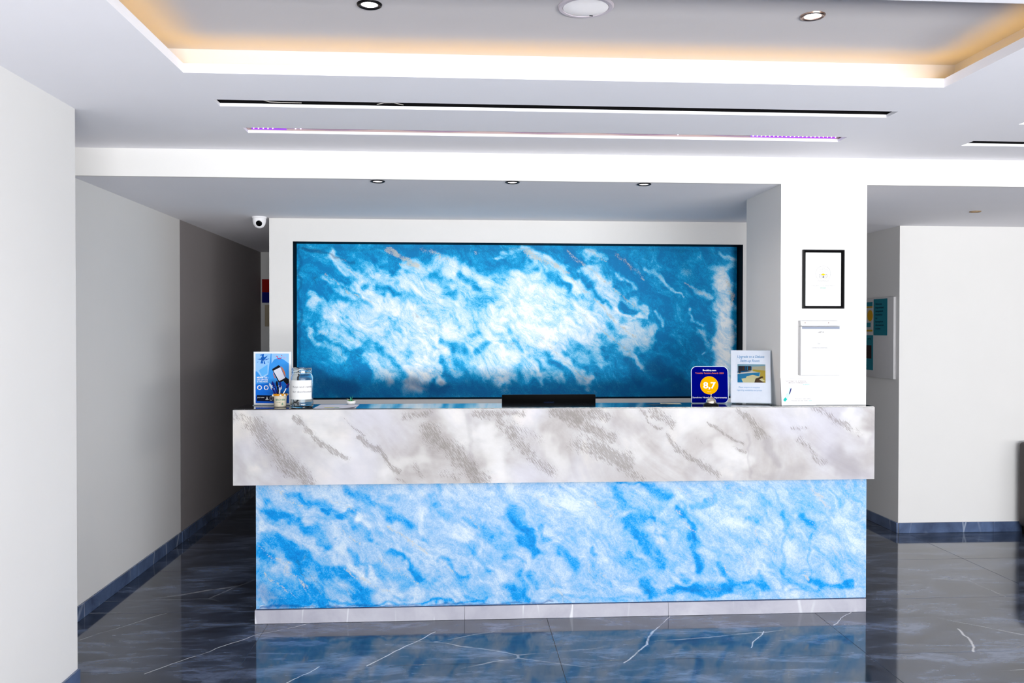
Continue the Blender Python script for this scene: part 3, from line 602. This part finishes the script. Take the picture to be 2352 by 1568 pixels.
# payment card notice leaning on the column
t = thing('payment_notice', 'small white pay by card notice leaning against the column on the counter', 'notice', (1.812, .0505, CT+.0005), (-.12, 0, 0))
obj('card', MB().box(-.094, -.001, 0, .094, .0008, .146), simple('notice_white', (238, 238, 240), .6), t)
w_ = simple('warm_grey_ink', (150, 132, 130), .7); tq = simple('turquoise_ink', (30, 190, 180), .6)
text('Για τη δική σας ασφάλεια,', .0085, w_, t, -.012, -.0012, .131, width=.115); text('επιλέξτε να πληρώσετε', .0085, w_, t, .0, -.0012, .122, width=.105); text('με κάρτα', .0085, tq, t, .045, -.0012, .113)
text('For your own safety', .0085, grey_ink, t, .024, -.0012, .037, width=.085); text('choose to pay with', .0085, grey_ink, t, .004, -.0012, .0265, width=.09); text('card', .0085, tq, t, .0625, -.0012, .0265)
obj('card_picture', MB().prism([(-.053,.060),(-.047,.060),(-.036,.092),(-.042,.092)], -.0014, -.001), simple('navy_ink', (25, 30, 110), .5), t)
obj('hand_picture', MB().prism([(-.072,.045),(-.062,.036),(-.046,.057),(-.05,.072),(-.066,.064)], -.0014, -.001).prism([(-.055,.07),(-.047,.074),(-.042,.094),(-.05,.096)], -.0013, -.001), simple('pale_cyan', (205, 238, 245), .6), t)
obj('sleeve_picture', MB().prism([(-.085,.03),(-.075,.021),(-.062,.034),(-.073,.045)], -.0015, -.001), tq, t)

# ---------------------------------------------------------------- things on the counter
acr = NT('clear_acrylic'); acr.set(Base_Color=(.96, .99, 1, 1), Roughness=acr.math('MULTIPLY', acr.noise(acr.n('ShaderNodeTexCoord', out=3), 20), .04), Transmission_Weight=1.0); acr.b.inputs['IOR'].default_value = 1.49; acr = acr.m
acr_edge = simple('acrylic_edge', (214, 232, 244), .25)
# review award
t = thing('award_plaque', 'navy blue award plaque with orange score disc standing behind the bell', 'award', (1.381, .222, CT+.0005), (-.10, 0, -.10))
obj('plate', MB().prism(rrect(-.1015, 0, .1015, .204, (.004, .03, .03, .03)), -.004, .006), acr_edge, t)
obj('print', MB().prism(rrect(-.0985, .003, .0985, .201, (.003, .028, .028, .028)), -.0046, -.004), simple('award_navy', (0, 6, 112), .6, spec=.0), t)
obj('foot', MB().box(-.09, .006, 0, .09, .045, .004), acr_edge, t)
wi = simple('white_ink', (250, 250, 250), .5, emit=None); orng = simple('orange_print', (255, 166, 0), .6, spec=.0)
obj('score_disc', MB().disc(-.003, .0985, .0495, -.0052, -.0046, 56), orng, t)
text('8,7', .048, wi, t, -.003, -.0053, .0965, bold=.022, width=.068); text('Booking.com', .0135, wi, t, -.001, -.0048, .181, bold=.018, width=.073)
text('Traveller Review Awards 2020', .0125, simple('orange_text', (226, 110, 20), .5), t, -.001, -.0048, .1655, width=.155); text('Sunshine Hotel and Apartments', .0125, wi, t, -.002, -.0048, .0315, width=.187); text('OUT OF 10', .004, wi, t, -.004, -.0053, .063)
# service bell
t = thing('service_bell', 'silver dome service bell on a black base at the counter edge', 'bell', (1.338, .060, CT+.0005))
obj('base', MB().lathe([(0,0),(.041,0),(.041,.004),(.036,.011),(.028,.015),(0,.015)], 40), simple('bell_black', (10, 10, 11), .35), t)
chrome = simple('chrome', (226, 214, 196), .12, 1.0)
obj('dome', MB().lathe([(.0272,.0155),(.0275,.018),(.0262,.026),(.022,.036),(.0145,.0425),(.006,.0455),(0,.046)], 40), chrome, t)
obj('button', MB().lathe([(0,.045),(.0035,.045),(.003,.056),(.0042,.0585),(.0042,.0615),(.0025,.0635),(0,.064)], 16), chrome, t)
# A4 acrylic stand
t = thing('brochure_stand', 'clear acrylic stand with white room upgrade flyer, leaning back by the column', 'sign holder', (1.588, .158, CT+.0025), (-.27, 0, -.30))
obj('holder', MB().box(-.109, .0015, .001, .109, .004, .30).box(-.109, -.004, .001, .109, -.0025, .30).box(-.109, -.0025, 0.001, .109, .0015, .0025).prism([(.109,.001),(.1115,.001),(.1115,.30),(.109,.30)], -.004, .009), acr, t)
obj('foot', MB().add([(-.1,.006,.004),(.1,.006,.004),(.1,.075,.0215),(-.1,.075,.0215),(-.1,.006,.001),(.1,.006,.001),(.1,.076,.0185),(-.1,.076,.0185)], [(0,1,2,3),(7,6,5,4),(0,4,5,1),(1,5,6,2),(2,6,7,3),(3,7,4,0)]), acr, t)
obj('flyer', MB().box(-.105, -.0023, .004, .105, .0013, .298), simple('flyer_white', (240, 240, 250), .5, k_=.9), t)
lb = simple('light_blue_ink', (96, 178, 236), .5); yF = -.0025
text('Upgrade to a Deluxe', .0205, lb, t, 0, yF, .262, italic=.25, width=.143, bold=.006); text('Swim-up Room', .0205, lb, t, -.005, yF, .239, italic=.25, width=.103, bold=.006)
text('Please enquire at reception', .012, lb, t, -.008, yF, .090, italic=.2, width=.112); text('regarding availability and prices', .012, lb, t, -.008, yF, .074, italic=.2, width=.132)
ph = MB(); A = lambda pts: [(-.070+u*.148, .117+v*.103) for u, v in pts]
cols = [(150,195,215),(40,45,60),(205,200,175),(0,140,195),(245,238,190),(205,180,70),(80,55,25),(0,95,150),(240,238,225)]
ph.prism(A([(0,0),(1,0),(1,1),(0,1)]), yF-.0001, yF, 0); ph.prism(A([(.03,.55),(.5,.62),(.48,.9),(.03,.9)]), yF-.0002, yF, 1); ph.prism(A([(.5,.6),(1,.55),(1,.92),(.5,.86)]), yF-.0002, yF, 2)
ph.prism(A([(0,0),(.25,0),(.16,.2),(.75,.32),(.8,.56),(0,.46)]), yF-.0003, yF, 3); ph.prism(A([(0,.46),(.8,.56),(.5,.66),(0,.58)]), yF-.00031, yF, 8); ph.prism(A([(.0,.52),(.5,.61),(.3,.65),(0,.6)]), yF-.00036, yF, 7)
ph.prism(A([(.76,.0),(1,0),(1,.66),(.55,.72),(.55,.62),(.82,.55)]), yF-.00032, yF, 5); ph.prism(A([(.2,0),(.66,0),(.98,.1),(.78,.34),(.55,.42),(.33,.34),(.3,.25),(.14,.2)]), yF-.0004, yF, 4)
ph.prism(A([(.6,0),(.96,0),(.78,.17),(.93,.3),(.88,.35),(.65,.22)]), yF-.0005, yF, 6); ph.prism(A([(.06,.5),(.11,.5),(.11,.9),(.06,.9)]), yF-.0004, yF, 1)
for i in range(5): ph.prism(A([(.2+.07*i,.68),(.23+.07*i,.68),(.23+.07*i,.88),(.2+.07*i,.88)]), yF-.0003, yF, [6, 7, 3][i % 3])
obj('pool_photo', ph, [simple('photo_%d' % i, c, .5) for i, c in enumerate(cols)], t)
# monitor
t = thing('computer_monitor', 'black computer monitor seen from behind, top edge above the counter', 'monitor', (.511, .42, .761))
gl = simple('piano_black', (3, 3, 4), .5, spec=.03)
obj('housing', MB().bbox(-.266, -.012, .075, .266, .012, .3835, .004), gl, t)
obj('stand', MB().bbox(-.02, .0125, .012, .02, .026, .2, .003).bbox(-.11, -.07, 0, .11, .09, .011, .004), gl, t)
text('SAMSUNG', .0125, simple('logo_blue', (40, 62, 110), .4), t, 0, -.0122, .3385, width=.058)
# glass jar with paper label
t = thing('glass_jar', 'empty screw-neck glass jar with a white paper label about keys', 'jar', (-.812, .10, CT+.0005))
gk = NT('jar_glass'); gk.set(Base_Color=(.93, .98, .99, 1), Roughness=gk.math('MULTIPLY', gk.noise(gk.n('ShaderNodeTexCoord', out=3), 15), .03), Transmission_Weight=1.0); gk.b.inputs['IOR'].default_value = 1.42
obj('glass', MB().lathe([(0,.0),(.052,.0),(.0575,.005),(.0585,.02),(.0565,.034),(.0565,.150),(.0545,.163),(.0495,.172),(.0495,.177),(.0515,.179),(.0515,.183),(.0495,.185),(.0495,.190),(.0515,.192),(.0515,.1955),(.050,.198),(.050,.205),(.047,.205),(.0465,.170),(.052,.160),(.0540,.150),(.0540,.034),(.0555,.02),(.053,.010),(0,.008)], 48), gk.m, t)
n = 24; a0, a1 = -1.25, 1.18; lr = .0572
def band(r): return [(math.sin(a0+(a1-a0)*i/n)*r, -math.cos(a0+(a1-a0)*i/n)*r, z) for z in (.043, .142) for i in range(n+1)]
vs = band(lr)+band(lr+.0006); N1 = n+1
fs = [(i, i+N1, i+1+N1, i+1) for i in range(n)]+[(2*N1+i, 2*N1+i+1, 3*N1+i+1, 3*N1+i) for i in range(n)]+[(i, i+1, 2*N1+i+1, 2*N1+i) for i in range(n)]+[(N1+i, 3*N1+i, 3*N1+i+1, N1+i+1) for i in range(n)]+[(0, 2*N1, 3*N1, N1), (n, N1+n, 3*N1+n, 2*N1+n)]
obj('label_paper', MB().add(vs, fs, 0, True), paper_m, t)
tg = simple('type_grey', (120, 118, 130), .7)
text('Keys and cards', .0135, tg, t, .012, 0, .108, bend=lr+.0008, width=.106); text('for disinfection', .0135, tg, t, .012, 0, .083, bend=lr+.0008, width=.106)
# small dark object beside the jar
t = obj('tape_roll', MB().lathe([(.012,-.009),(.020,-.009),(.021,-.008),(.021,.008),(.020,.009),(.012,.009),(.012,-.009)], 28, rot=Matrix.Rotation(math.pi/2, 3, 'X')), simple('dull_black', (12, 14, 14), .5), None, (-.882, .2585, CT+.0215))
tag(t, 'small round black object half hidden between the blue poster and the jar', 'tape roll')
# poster stand
t = thing('poster_stand', 'upright acrylic stand with blue phone app poster at the left counter end', 'sign holder', (-.988, .222, CT+.0005), (0, 0, -.06))
obj('holder', MB().box(-.1, -.0015, 0, .1, 0, .285).box(-.1, .0065, 0, .1, .008, .285).box(-.1, .0, 0, .1, .0065, .0015).box(-.1, .0, .0015, -.0985, .0065, .285).box(.0985, .0, .0015, .1, .0065, .285), acr_edge, t)
obj('foot', MB().box(-.1, .008, 0, .1, .04, .003).box(-.1, -.022, 0, .1, -.0016, .003), acr, t)
obj('border', MB().box(-.0985, -.0022, .0015, .0985, -.0016, .2835), paper_m, t)
ps = MB(); y0 = -.0024; B = lambda pts: [(-.0905+u*.178, .0105+(1-v)*.265) for u, v in pts]   # u right, v down
pc = [(58,150,232),(150,200,246),(20,110,215),(8,78,186),(96,180,245),(20,96,190)]
ps.prism(B([(0,0),(1,0),(1,1),(0,1)]), y0, y0+.0002, 0); ps.prism(B([(0,0),(.46,0),(.42,.2),(.38,.42),(.2,.5),(.05,.36),(0,.36)]), y0-.00005, y0, 1); ps.prism(B([(.48,0),(1,0),(1,.2),(.86,.13),(.72,.08),(.56,.12),(.48,.2)]), y0-.00005, y0, 1)
ps.prism(B([(0,.62),(1,.56),(1,1),(0,1)]), y0-.00004, y0, 2); ps.prism(B([(0,.86),(1,.82),(1,1),(0,1)]), y0-.00006, y0, 3); ps.prism(B([(.1,.34),(.36,.22),(.36,.4),(.2,.46)]), y0-.00007, y0, 4)
# starburst figure at top left
for (a, b, c, d, e_, f_) in ((.17,.02,.26,.01,.23,.12),(.05,.11,.17,.10,.17,.135),(.28,.07,.37,.04,.27,.13),(.30,.11,.42,.10,.30,.14),(.15,.2,.2,.08,.23,.2),(.24,.1,.3,.21,.25,.21),(.13,.03,.17,.02,.17,.05),(.05,.17,.11,.165,.05,.18),(.36,.165,.41,.17,.37,.18)):
    ps.prism(B([(a,b),(c,d),(e_,f_)]), y0-.0001, y0, 5)
ps.disc(-.0905+.225*.178, .0105+.265*.9, .011, y0-.0001, y0, 14, 5)
obj('print', ps, [simple('poster_%d' % i, c, .35) for i, c in enumerate(pc)], t)
red = simple('logo_red', (214, 10, 70), .5)
lg = MB(); sx_, sz_ = -.0905+.71*.178, .0105+.265*.935
lg.ring(sx_, sz_, .0125, .003, y0-.0003, y0, 16, 0, math.pi+.05, 2*math.pi-.25).prism([(sx_-.0165,sz_+.001),(sx_-.008,sz_-.001),(sx_-.0095,sz_+.003),(sx_-.0145,sz_+.0045)], y0-.0003, y0).disc(sx_+.0135, sz_+.0065, .0026, y0-.0003, y0, 14)
obj('logo', lg, red, t); text('TUI', .012, simple('logo_pink', (236, 150, 190), .5), t, sx_+.0265, y0-.0001, sz_-.005)
pho = MB(); q = lambda u, v: B([(u, v)])[0]
pho.prism([q(.5,.325),(q(.5,.325)[0]+.001,q(.5,.325)[1]+.004),q(.69,.235),q(.735,.25),q(.9,.5),q(.885,.535),q(.72,.585),q(.69,.575)], y0-.0005, y0)
obj('phone_picture', pho, simple('phone_black', (16, 18, 26), .3), t)
obj('screen_picture', MB().prism([q(.535,.345),q(.745,.275),q(.885,.49),q(.71,.555)], y0-.0007, y0-.0004), simple('screen_white', (226, 228, 242), .4), t)
sk = MB().prism([q(.75,.255),q(.8,.28),q(.87,.36),q(.9,.44),q(.89,.47)], y0-.0004, y0).prism([q(.53,.38),q(.6,.49),q(.58,.5),q(.53,.42)], y0-.0004, y0)
obj('hand_picture', sk, simple('skin_print', (214, 120, 70), .5), t)
obj('sleeve_picture', MB().prism([q(.9,.47),q(1,.52),q(1,.6),q(.93,.615),q(.84,.56)], y0-.0003, y0), simple('sleeve_black', (14, 14, 22), .5), t)
obj('trouser_picture', MB().prism([q(.9,.6),q(1,.58),q(1,.68)], y0-.00025, y0), simple('print_red', (190, 20, 50), .5), t)
ic = MB()
for i in range(4): ic.ring(-.0905+.178*(.12+.2*i), .0105+.265*.315, .0125, .0045, y0-.0004, y0, 24)
obj('icon_ring', ic, wi, t)
dk = MB().prism(B([(.04,.835),(.56,.845),(.56,.965),(.04,.955)]), y0-.0003, y0); obj('banner', dk, simple('banner_navy', (4, 10, 30), .4), t)
obj('download_icon', MB().prism([q(.3,.93),q(.39,.93),q(.39,.921),q(.3,.921)], y0-.0005, y0).prism([q(.335,.87),q(.352,.87),q(.352,.9),q(.37,.9),q(.343,.915),q(.318,.9),q(.335,.9)], y0-.0005, y0), wi, t)
text('MEINE TUI -', .0118, wi, t, q(.04,0)[0], y0-.0001, q(0,.485)[1], 'LEFT', bold=.02, width=.062); text('DIE APP FÜR', .0105, wi, t, q(.04,0)[0], y0-.0001, q(0,.53)[1], 'LEFT', bold=.012, width=.058); text('& IHRE REISE', .0105, wi, t, q(.04,0)[0], y0-.0001, q(0,.568)[1], 'LEFT', bold=.012, width=.058)
obj('phone_icon', framed(q(.43,0)[0], q(0,.94)[1], q(.50,0)[0], q(0,.868)[1], .0014, .0002), wi, t, (0, y0-.0003, 0)); text('JETZT LADEN', .0075, wi, t, q(.06,0)[0], y0-.0004, q(0,.885)[1], 'LEFT', width=.036)
# pen pot and pens
PP = Vector((-.929, .128, CT+.0005))
t = thing('pen_pot', 'beige sackcloth pen pot with orange rim and lettering in front of the poster', 'pot', PP)
canvas = simple('sackcloth', (222, 212, 190), .9, var=.12, scale=160)
obj('cup', MB().lathe([(0,.0),(.029,.0),(.0305,.003),(.034,.058),(.0355,.0625),(.0335,.0625),(.032,.056),(.0285,.004),(0,.004)], 36), canvas, t)
obj('rim', MB().lathe([(.0335,.0585),(.0362,.0585),(.0372,.0625),(.0362,.0675),(.0335,.0685),(.0328,.0635),(.0335,.0585)], 36), simple('amber_trim', (222, 150, 30), .55), t)
bead = simple('bead_white', (250, 244, 232), .4)
for a, dz, r in ((-2.7, .060, .0058), (-1.33, .0615, .0062), (-.72, .062, .0052), (.4, .063, .005), (1.8, .063, .005)):
    obj('bead', MB().lathe([(0,-r)]+[(r*math.cos(x), r*math.sin(x)) for x in [-1.2+.3*i for i in range(9)]]+[(0, r)], 12), bead, t, (math.cos(a)*.0375, math.sin(a)*.0375, dz))
gt = simple('sage_ink', (120, 160, 140), .8)
text('BEACH BAR', .0125, gt, t, .008, 0, .0385, bend=.0345, bold=.02, width=.054); text('est. 1987', .006, gt, t, -.002, 0, .025, bend=.034)
obj('sail_print', MB().prism([(.013,.012),(.022,.012),(.0185,.024)], -.0337, -.0275), gt, t)
navy = simple('pen_navy', (18, 22, 110), .3); blk = simple('pen_black', (10, 9, 12), .3); clr = simple('pen_clear', (190, 205, 225), .2); sil = simple('pen_silver', (190, 190, 195), .25, 1)
def pen(label, base, tip, m, tipm, clip=True):
    b = PP+Vector(base); q_ = PP+Vector(tip); d = (q_-b); L = d.length
    o = thing('pen', label, 'pen', b, d.to_track_quat('Z', 'Y').to_euler(), 'pens in the sackcloth pot')
    obj('barrel', MB().lathe([(0,.002),(.0012,.002),(.0036,.016),(.0038,L-.03),(.0032,L-.029),(0,L-.029)], 12), m, o)
    obj('cap', MB().lathe([(0,L-.0285),(.0042,L-.0285),(.0044,L-.01),(.0030,L),(0,L+.001)], 12).box(-.0012, -.0062, L-.028, .0012, -.0045, L-.004) if clip else MB().lathe([(0,L-.0285),(.0042,L-.0285),(.0044,L-.01),(.0030,L),(0,L+.001)], 12), tipm, o)
pen('navy pen leaning left at the back of the sackcloth pot', (.012, .008, .006), (-.043, .010, .131), navy, navy)
pen('black capped pen with the thickest cap near the middle of the pot', (.0, .0, .006), (-.018, .004, .134), blk, blk)
pen('upright navy pen right of the black one in the pot', (-.006, -.010, .006), (.002, -.008, .131), clr, navy)
pen('navy pen leaning far right in the pot with silver tip', (-.018, .002, .006), (.045, .0, .122), sil, navy)
pen('slim clear pen with pale clip, leftmost in the pot', (.01, -.012, .006), (-.054, -.004, .122), navy, clr)
# papers
lw = simple('leaflet_white', (226, 226, 238), .55)
def sheet(name, label, x, y, rz, w, h, z, curl):
    mb = MB(); n = 8
    vs = [(-w/2+w*i/n, -h/2+h*j/n, (curl*max(0, (i/n-.6)/.4)**2*max(0, (.5-j/n)/.5))) for j in range(n+1) for i in range(n+1)]
    top = vs; bot = [(a, b, c-.0003) for a, b, c in vs]; m = (n+1)**2; I = lambda i, j: j*(n+1)+i
    fs = [(I(i,j), I(i+1,j), I(i+1,j+1), I(i,j+1)) for i in range(n) for j in range(n)]; fs += [tuple(m+v for v in f[::-1]) for f in fs]
    ed = [I(i,0) for i in range(n)]+[I(n,j) for j in range(n)]+[I(n-i,n) for i in range(n)]+[I(0,n-j) for j in range(n)]
    fs += [(ed[i], m+ed[i], m+ed[(i+1) % len(ed)], ed[(i+1) % len(ed)]) for i in range(len(ed))]
    mb.add(top+bot, fs, 0, True); o = thing(name, label, 'leaflet', (x, y, z), (0, 0, rz)); obj('page', mb, lw, o); return o
o = sheet('leaflet', 'lower white leaflet lying flat on the counter right of the jar', -.632, .128, .02, .205, .235, CT+.0006, .0)
o = sheet('leaflet', 'upper white leaflet with a yellow-green print beside the glass jar', -.637, .131, -.01, .204, .232, CT+.0012, .006)
obj('print', MB().add([(-.055,-.09,.0004),(-.005,-.092,.0004),(.0,-.07,.0004),(-.05,-.066,.0004)], [(0,1,2,3)]), simple('print_lime', (205, 200, 30), .5), o)
obj('print', MB().add([(.0,-.09,.0004),(.025,-.088,.0004),(.022,-.072,.0004),(.0,-.073,.0004)], [(0,1,2,3)]), simple('print_green', (70, 165, 90), .5), o)
o = sheet('leaflet', 'dark flat leaflet on the countertop left of the award plaque', 1.085, .155, .25, .12, .085, CT+.0006, .0); o.children[0].data.materials[0] = simple('leaflet_dark', (38, 46, 60), .3)
o = sheet('leaflet', 'pale yellowish card lying behind the dark leaflet on the countertop', 1.16, .215, -.1, .11, .06, CT+.0006, .0); o.children[0].data.materials[0] = simple('leaflet_cream', (206, 200, 170), .5)
# little plant
t = thing('potted_succulent', 'tiny succulent in a white bowl standing on the leaflets', 'plant', (-.574, .222, CT+.0018))
obj('bowl', MB().lathe([(0,0),(.016,0),(.021,.004),(.0245,.012),(.0245,.0195),(.0225,.0195),(.021,.012),(0,.011)], 32), simple('bowl_white', (246, 245, 242), .3), t)
obj('soil', MB().lathe([(0,.017),(.021,.0165),(.0215,.014),(0,.013)], 20), simple('moss', (70, 105, 40), .9, var=.3, scale=200), t)
def leafm(L, w, lean, az, bend=.2):
    mb = MB(); n = 6; vs = []; d = Vector((math.cos(az), math.sin(az), 0)); s_ = Vector((-math.sin(az), math.cos(az), 0))
    for i in range(n+1):
        u = i/n; a = lean+bend*u; c = d*(L*u*math.sin(a))+Vector((0, 0, L*u*math.cos(a)+.016)); ww = w*(1-u**2.2)+.0004
        nrm = Vector((-math.cos(a)*d.x, -math.cos(a)*d.y, math.sin(a)))
        vs += [c-s_*ww, c+nrm*ww*.5, c+s_*ww, c-nrm*ww*.6]
    fs = [(4*i+k, 4*i+(k+1) % 4, 4*i+4+(k+1) % 4, 4*i+4+k) for i in range(n) for k in range(4)]+[(0,1,2,3)]
    return mb.add(vs, fs, 0, True)
g1 = simple('leaf_teal', (60, 160, 130), .45); g2 = simple('leaf_green', (72, 150, 40), .45); g4 = simple('leaf_cream', (214, 204, 160), .5)
for L, w, le, az, m in ((.036, .0032, .12, .4, g1), (.03, .0028, .25, 2.2, g1), (.024, .003, .9, -2.2, g2), (.022, .0032, 1.0, -.4, g2), (.02, .003, 1.0, -1.4, g2), (.026, .003, 1.05, 2.9, g2), (.03, .0033, .75, 3.4, g4), (.02, .0028, .8, 1.2, g2)):
    obj('leaf', leafm(L, w, le, az), m, t)

# ---------------------------------------------------------------- passage on the right: notice board and sheets
t = obj('notice_board', MB().bbox(RX-.021, RY+.045, 1.146, RX-.0005, RY+1.15, 1.765, .0015), simple('board_white', (205, 203, 204), .5)); tag(t, 'white notice board on the side wall of the right hand passage', 'notice board')
teal = simple('teal_sheet', (28, 128, 146), .6); bi = simple('board_ink', (10, 44, 60), .7)
def onboard(name, label, y0, z0, y1, z1, m):
    o = thing(name, label, 'notice', (RX-.0215, (y0+y1)/2, z0), (0, 0, -math.pi/2)); w = (y1-y0)/2
    obj('page', MB().box(-w, -.0008, 0, w, .0, z1-z0), m, o); return o, w
# local +x runs towards the viewer (world -y)
o, w = onboard('pinned_sheet', 'teal printed sheet pinned nearest the edge of the notice board', 1.905, 1.474, 2.12, 1.757, teal)
for i, (s_, wd) in enumerate((('Welcome', .1), ('important', .13), ('request', .12), ('guests', .11), ('to', .03), ('keeping', .12), ('distances', .13), ('rules', .08))):
    text(s_, .02, bi, o, -w+.03, -.001, .243-.0272*i, 'LEFT', width=wd, bold=.02)
o, w = onboard('pinned_sheet', 'white sheet with yellow picture pinned behind the teal one on the board', 2.135, 1.50, 2.345, 1.738, simple('sheet_white', (190, 190, 190), .6))
obj('header', MB().box(-w, -.0012, .205, w, -.0008, .237), teal, o); 
for a, b in ((.192, .204), (.004, .018)): obj('stripe', MB().box(-w, -.0012, a, w, -.0008, b), simple('ochre_ink', (190, 150, 30), .6), o)
obj('picture', MB().disc(w-.04, .13, .045, -.0012, -.0008, 20), simple('ochre_picture', (214, 160, 20), .6), o); obj('footer', MB().box(-w+.02, -.0012, .04, w-.03, -.0008, .075), teal, o)
o, w = onboard('pinned_sheet', 'lower teal sheet with a dark picture on the notice board', 2.125, 1.20, 2.33, 1.475, teal)
obj('picture', MB().box(-w+.02, -.0012, .09, w-.025, -.0008, .195), simple('photo_dark', (40, 18, 20), .5), o); text('NEWS', .02, bi, o, w-.09, -.001, .245, 'LEFT')

# ---------------------------------------------------------------- far corridor wall
t = thing('wall_sign', 'red over blue sign on the far wall of the left corridor', 'sign', (-1.80, END-.0005, 1.787))
obj('plate', MB().box(-.156, -.004, 0, .15, 0, .234), simple('sign_back', (40, 20, 50), .5), t); obj('red_half', MB().box(-.156, -.0046, .104, .15, -.004, .234), simple('sign_red', (176, 24, 20), .5), t); obj('blue_half', MB().box(-.156, -.0046, 0, .15, -.004, .1035), simple('sign_blue', (16, 24, 130), .5), t)
t = obj('wall_paper_notice', MB().box(-1.93, END-.0015, 1.55, -1.72, END-.0004, 1.765), simple('faded_paper', (205, 190, 165), .7)); tag(t, 'faded paper notice below the red and blue sign in the left corridor', 'notice')

# ---------------------------------------------------------------- armchair at the right edge
lea = NT('brown_leather'); p_ = lea.n('ShaderNodeTexCoord', out=3); nn = lea.noise(p_, 9, 4)
lea.set(Base_Color=lea.mix(nn, lin((36, 29, 29)), lin((52, 43, 42))), Roughness=.5); lea.bump(lea.n('ShaderNodeTexVoronoi', {'Vector': p_, 'Scale': 260.0}), .15, .001); lea = lea.m
t = thing('armchair', 'dark brown upholstered armchair at the right edge, its back towards the passage', 'armchair', (4.57, 1.36, 0))
obj('backrest', MB().bbox(-.40, -.36, .055, -.22, .36, .685, .03, seg=4), lea, t)
obj('arm', MB().bbox(-.225, -.36, .055, .42, -.22, .54, .03, seg=4), lea, t); obj('arm', MB().bbox(-.225, .22, .055, .42, .36, .54, .03, seg=4), lea, t)
obj('seat_base', MB().bbox(-.225, -.222, .055, .40, .222, .28, .012), lea, t); obj('seat_cushion', MB().bbox(-.22, -.218, .281, .42, .218, .42, .035, seg=4), lea, t)
for sx in (-.37, .37):
    for sy in (-.32, .32): obj('leg', MB().lathe([(0,0),(.016,0),(.02,.054),(0,.054)], 14), simple('leg_black', (14, 12, 12), .4), t, (sx, sy, .0005))
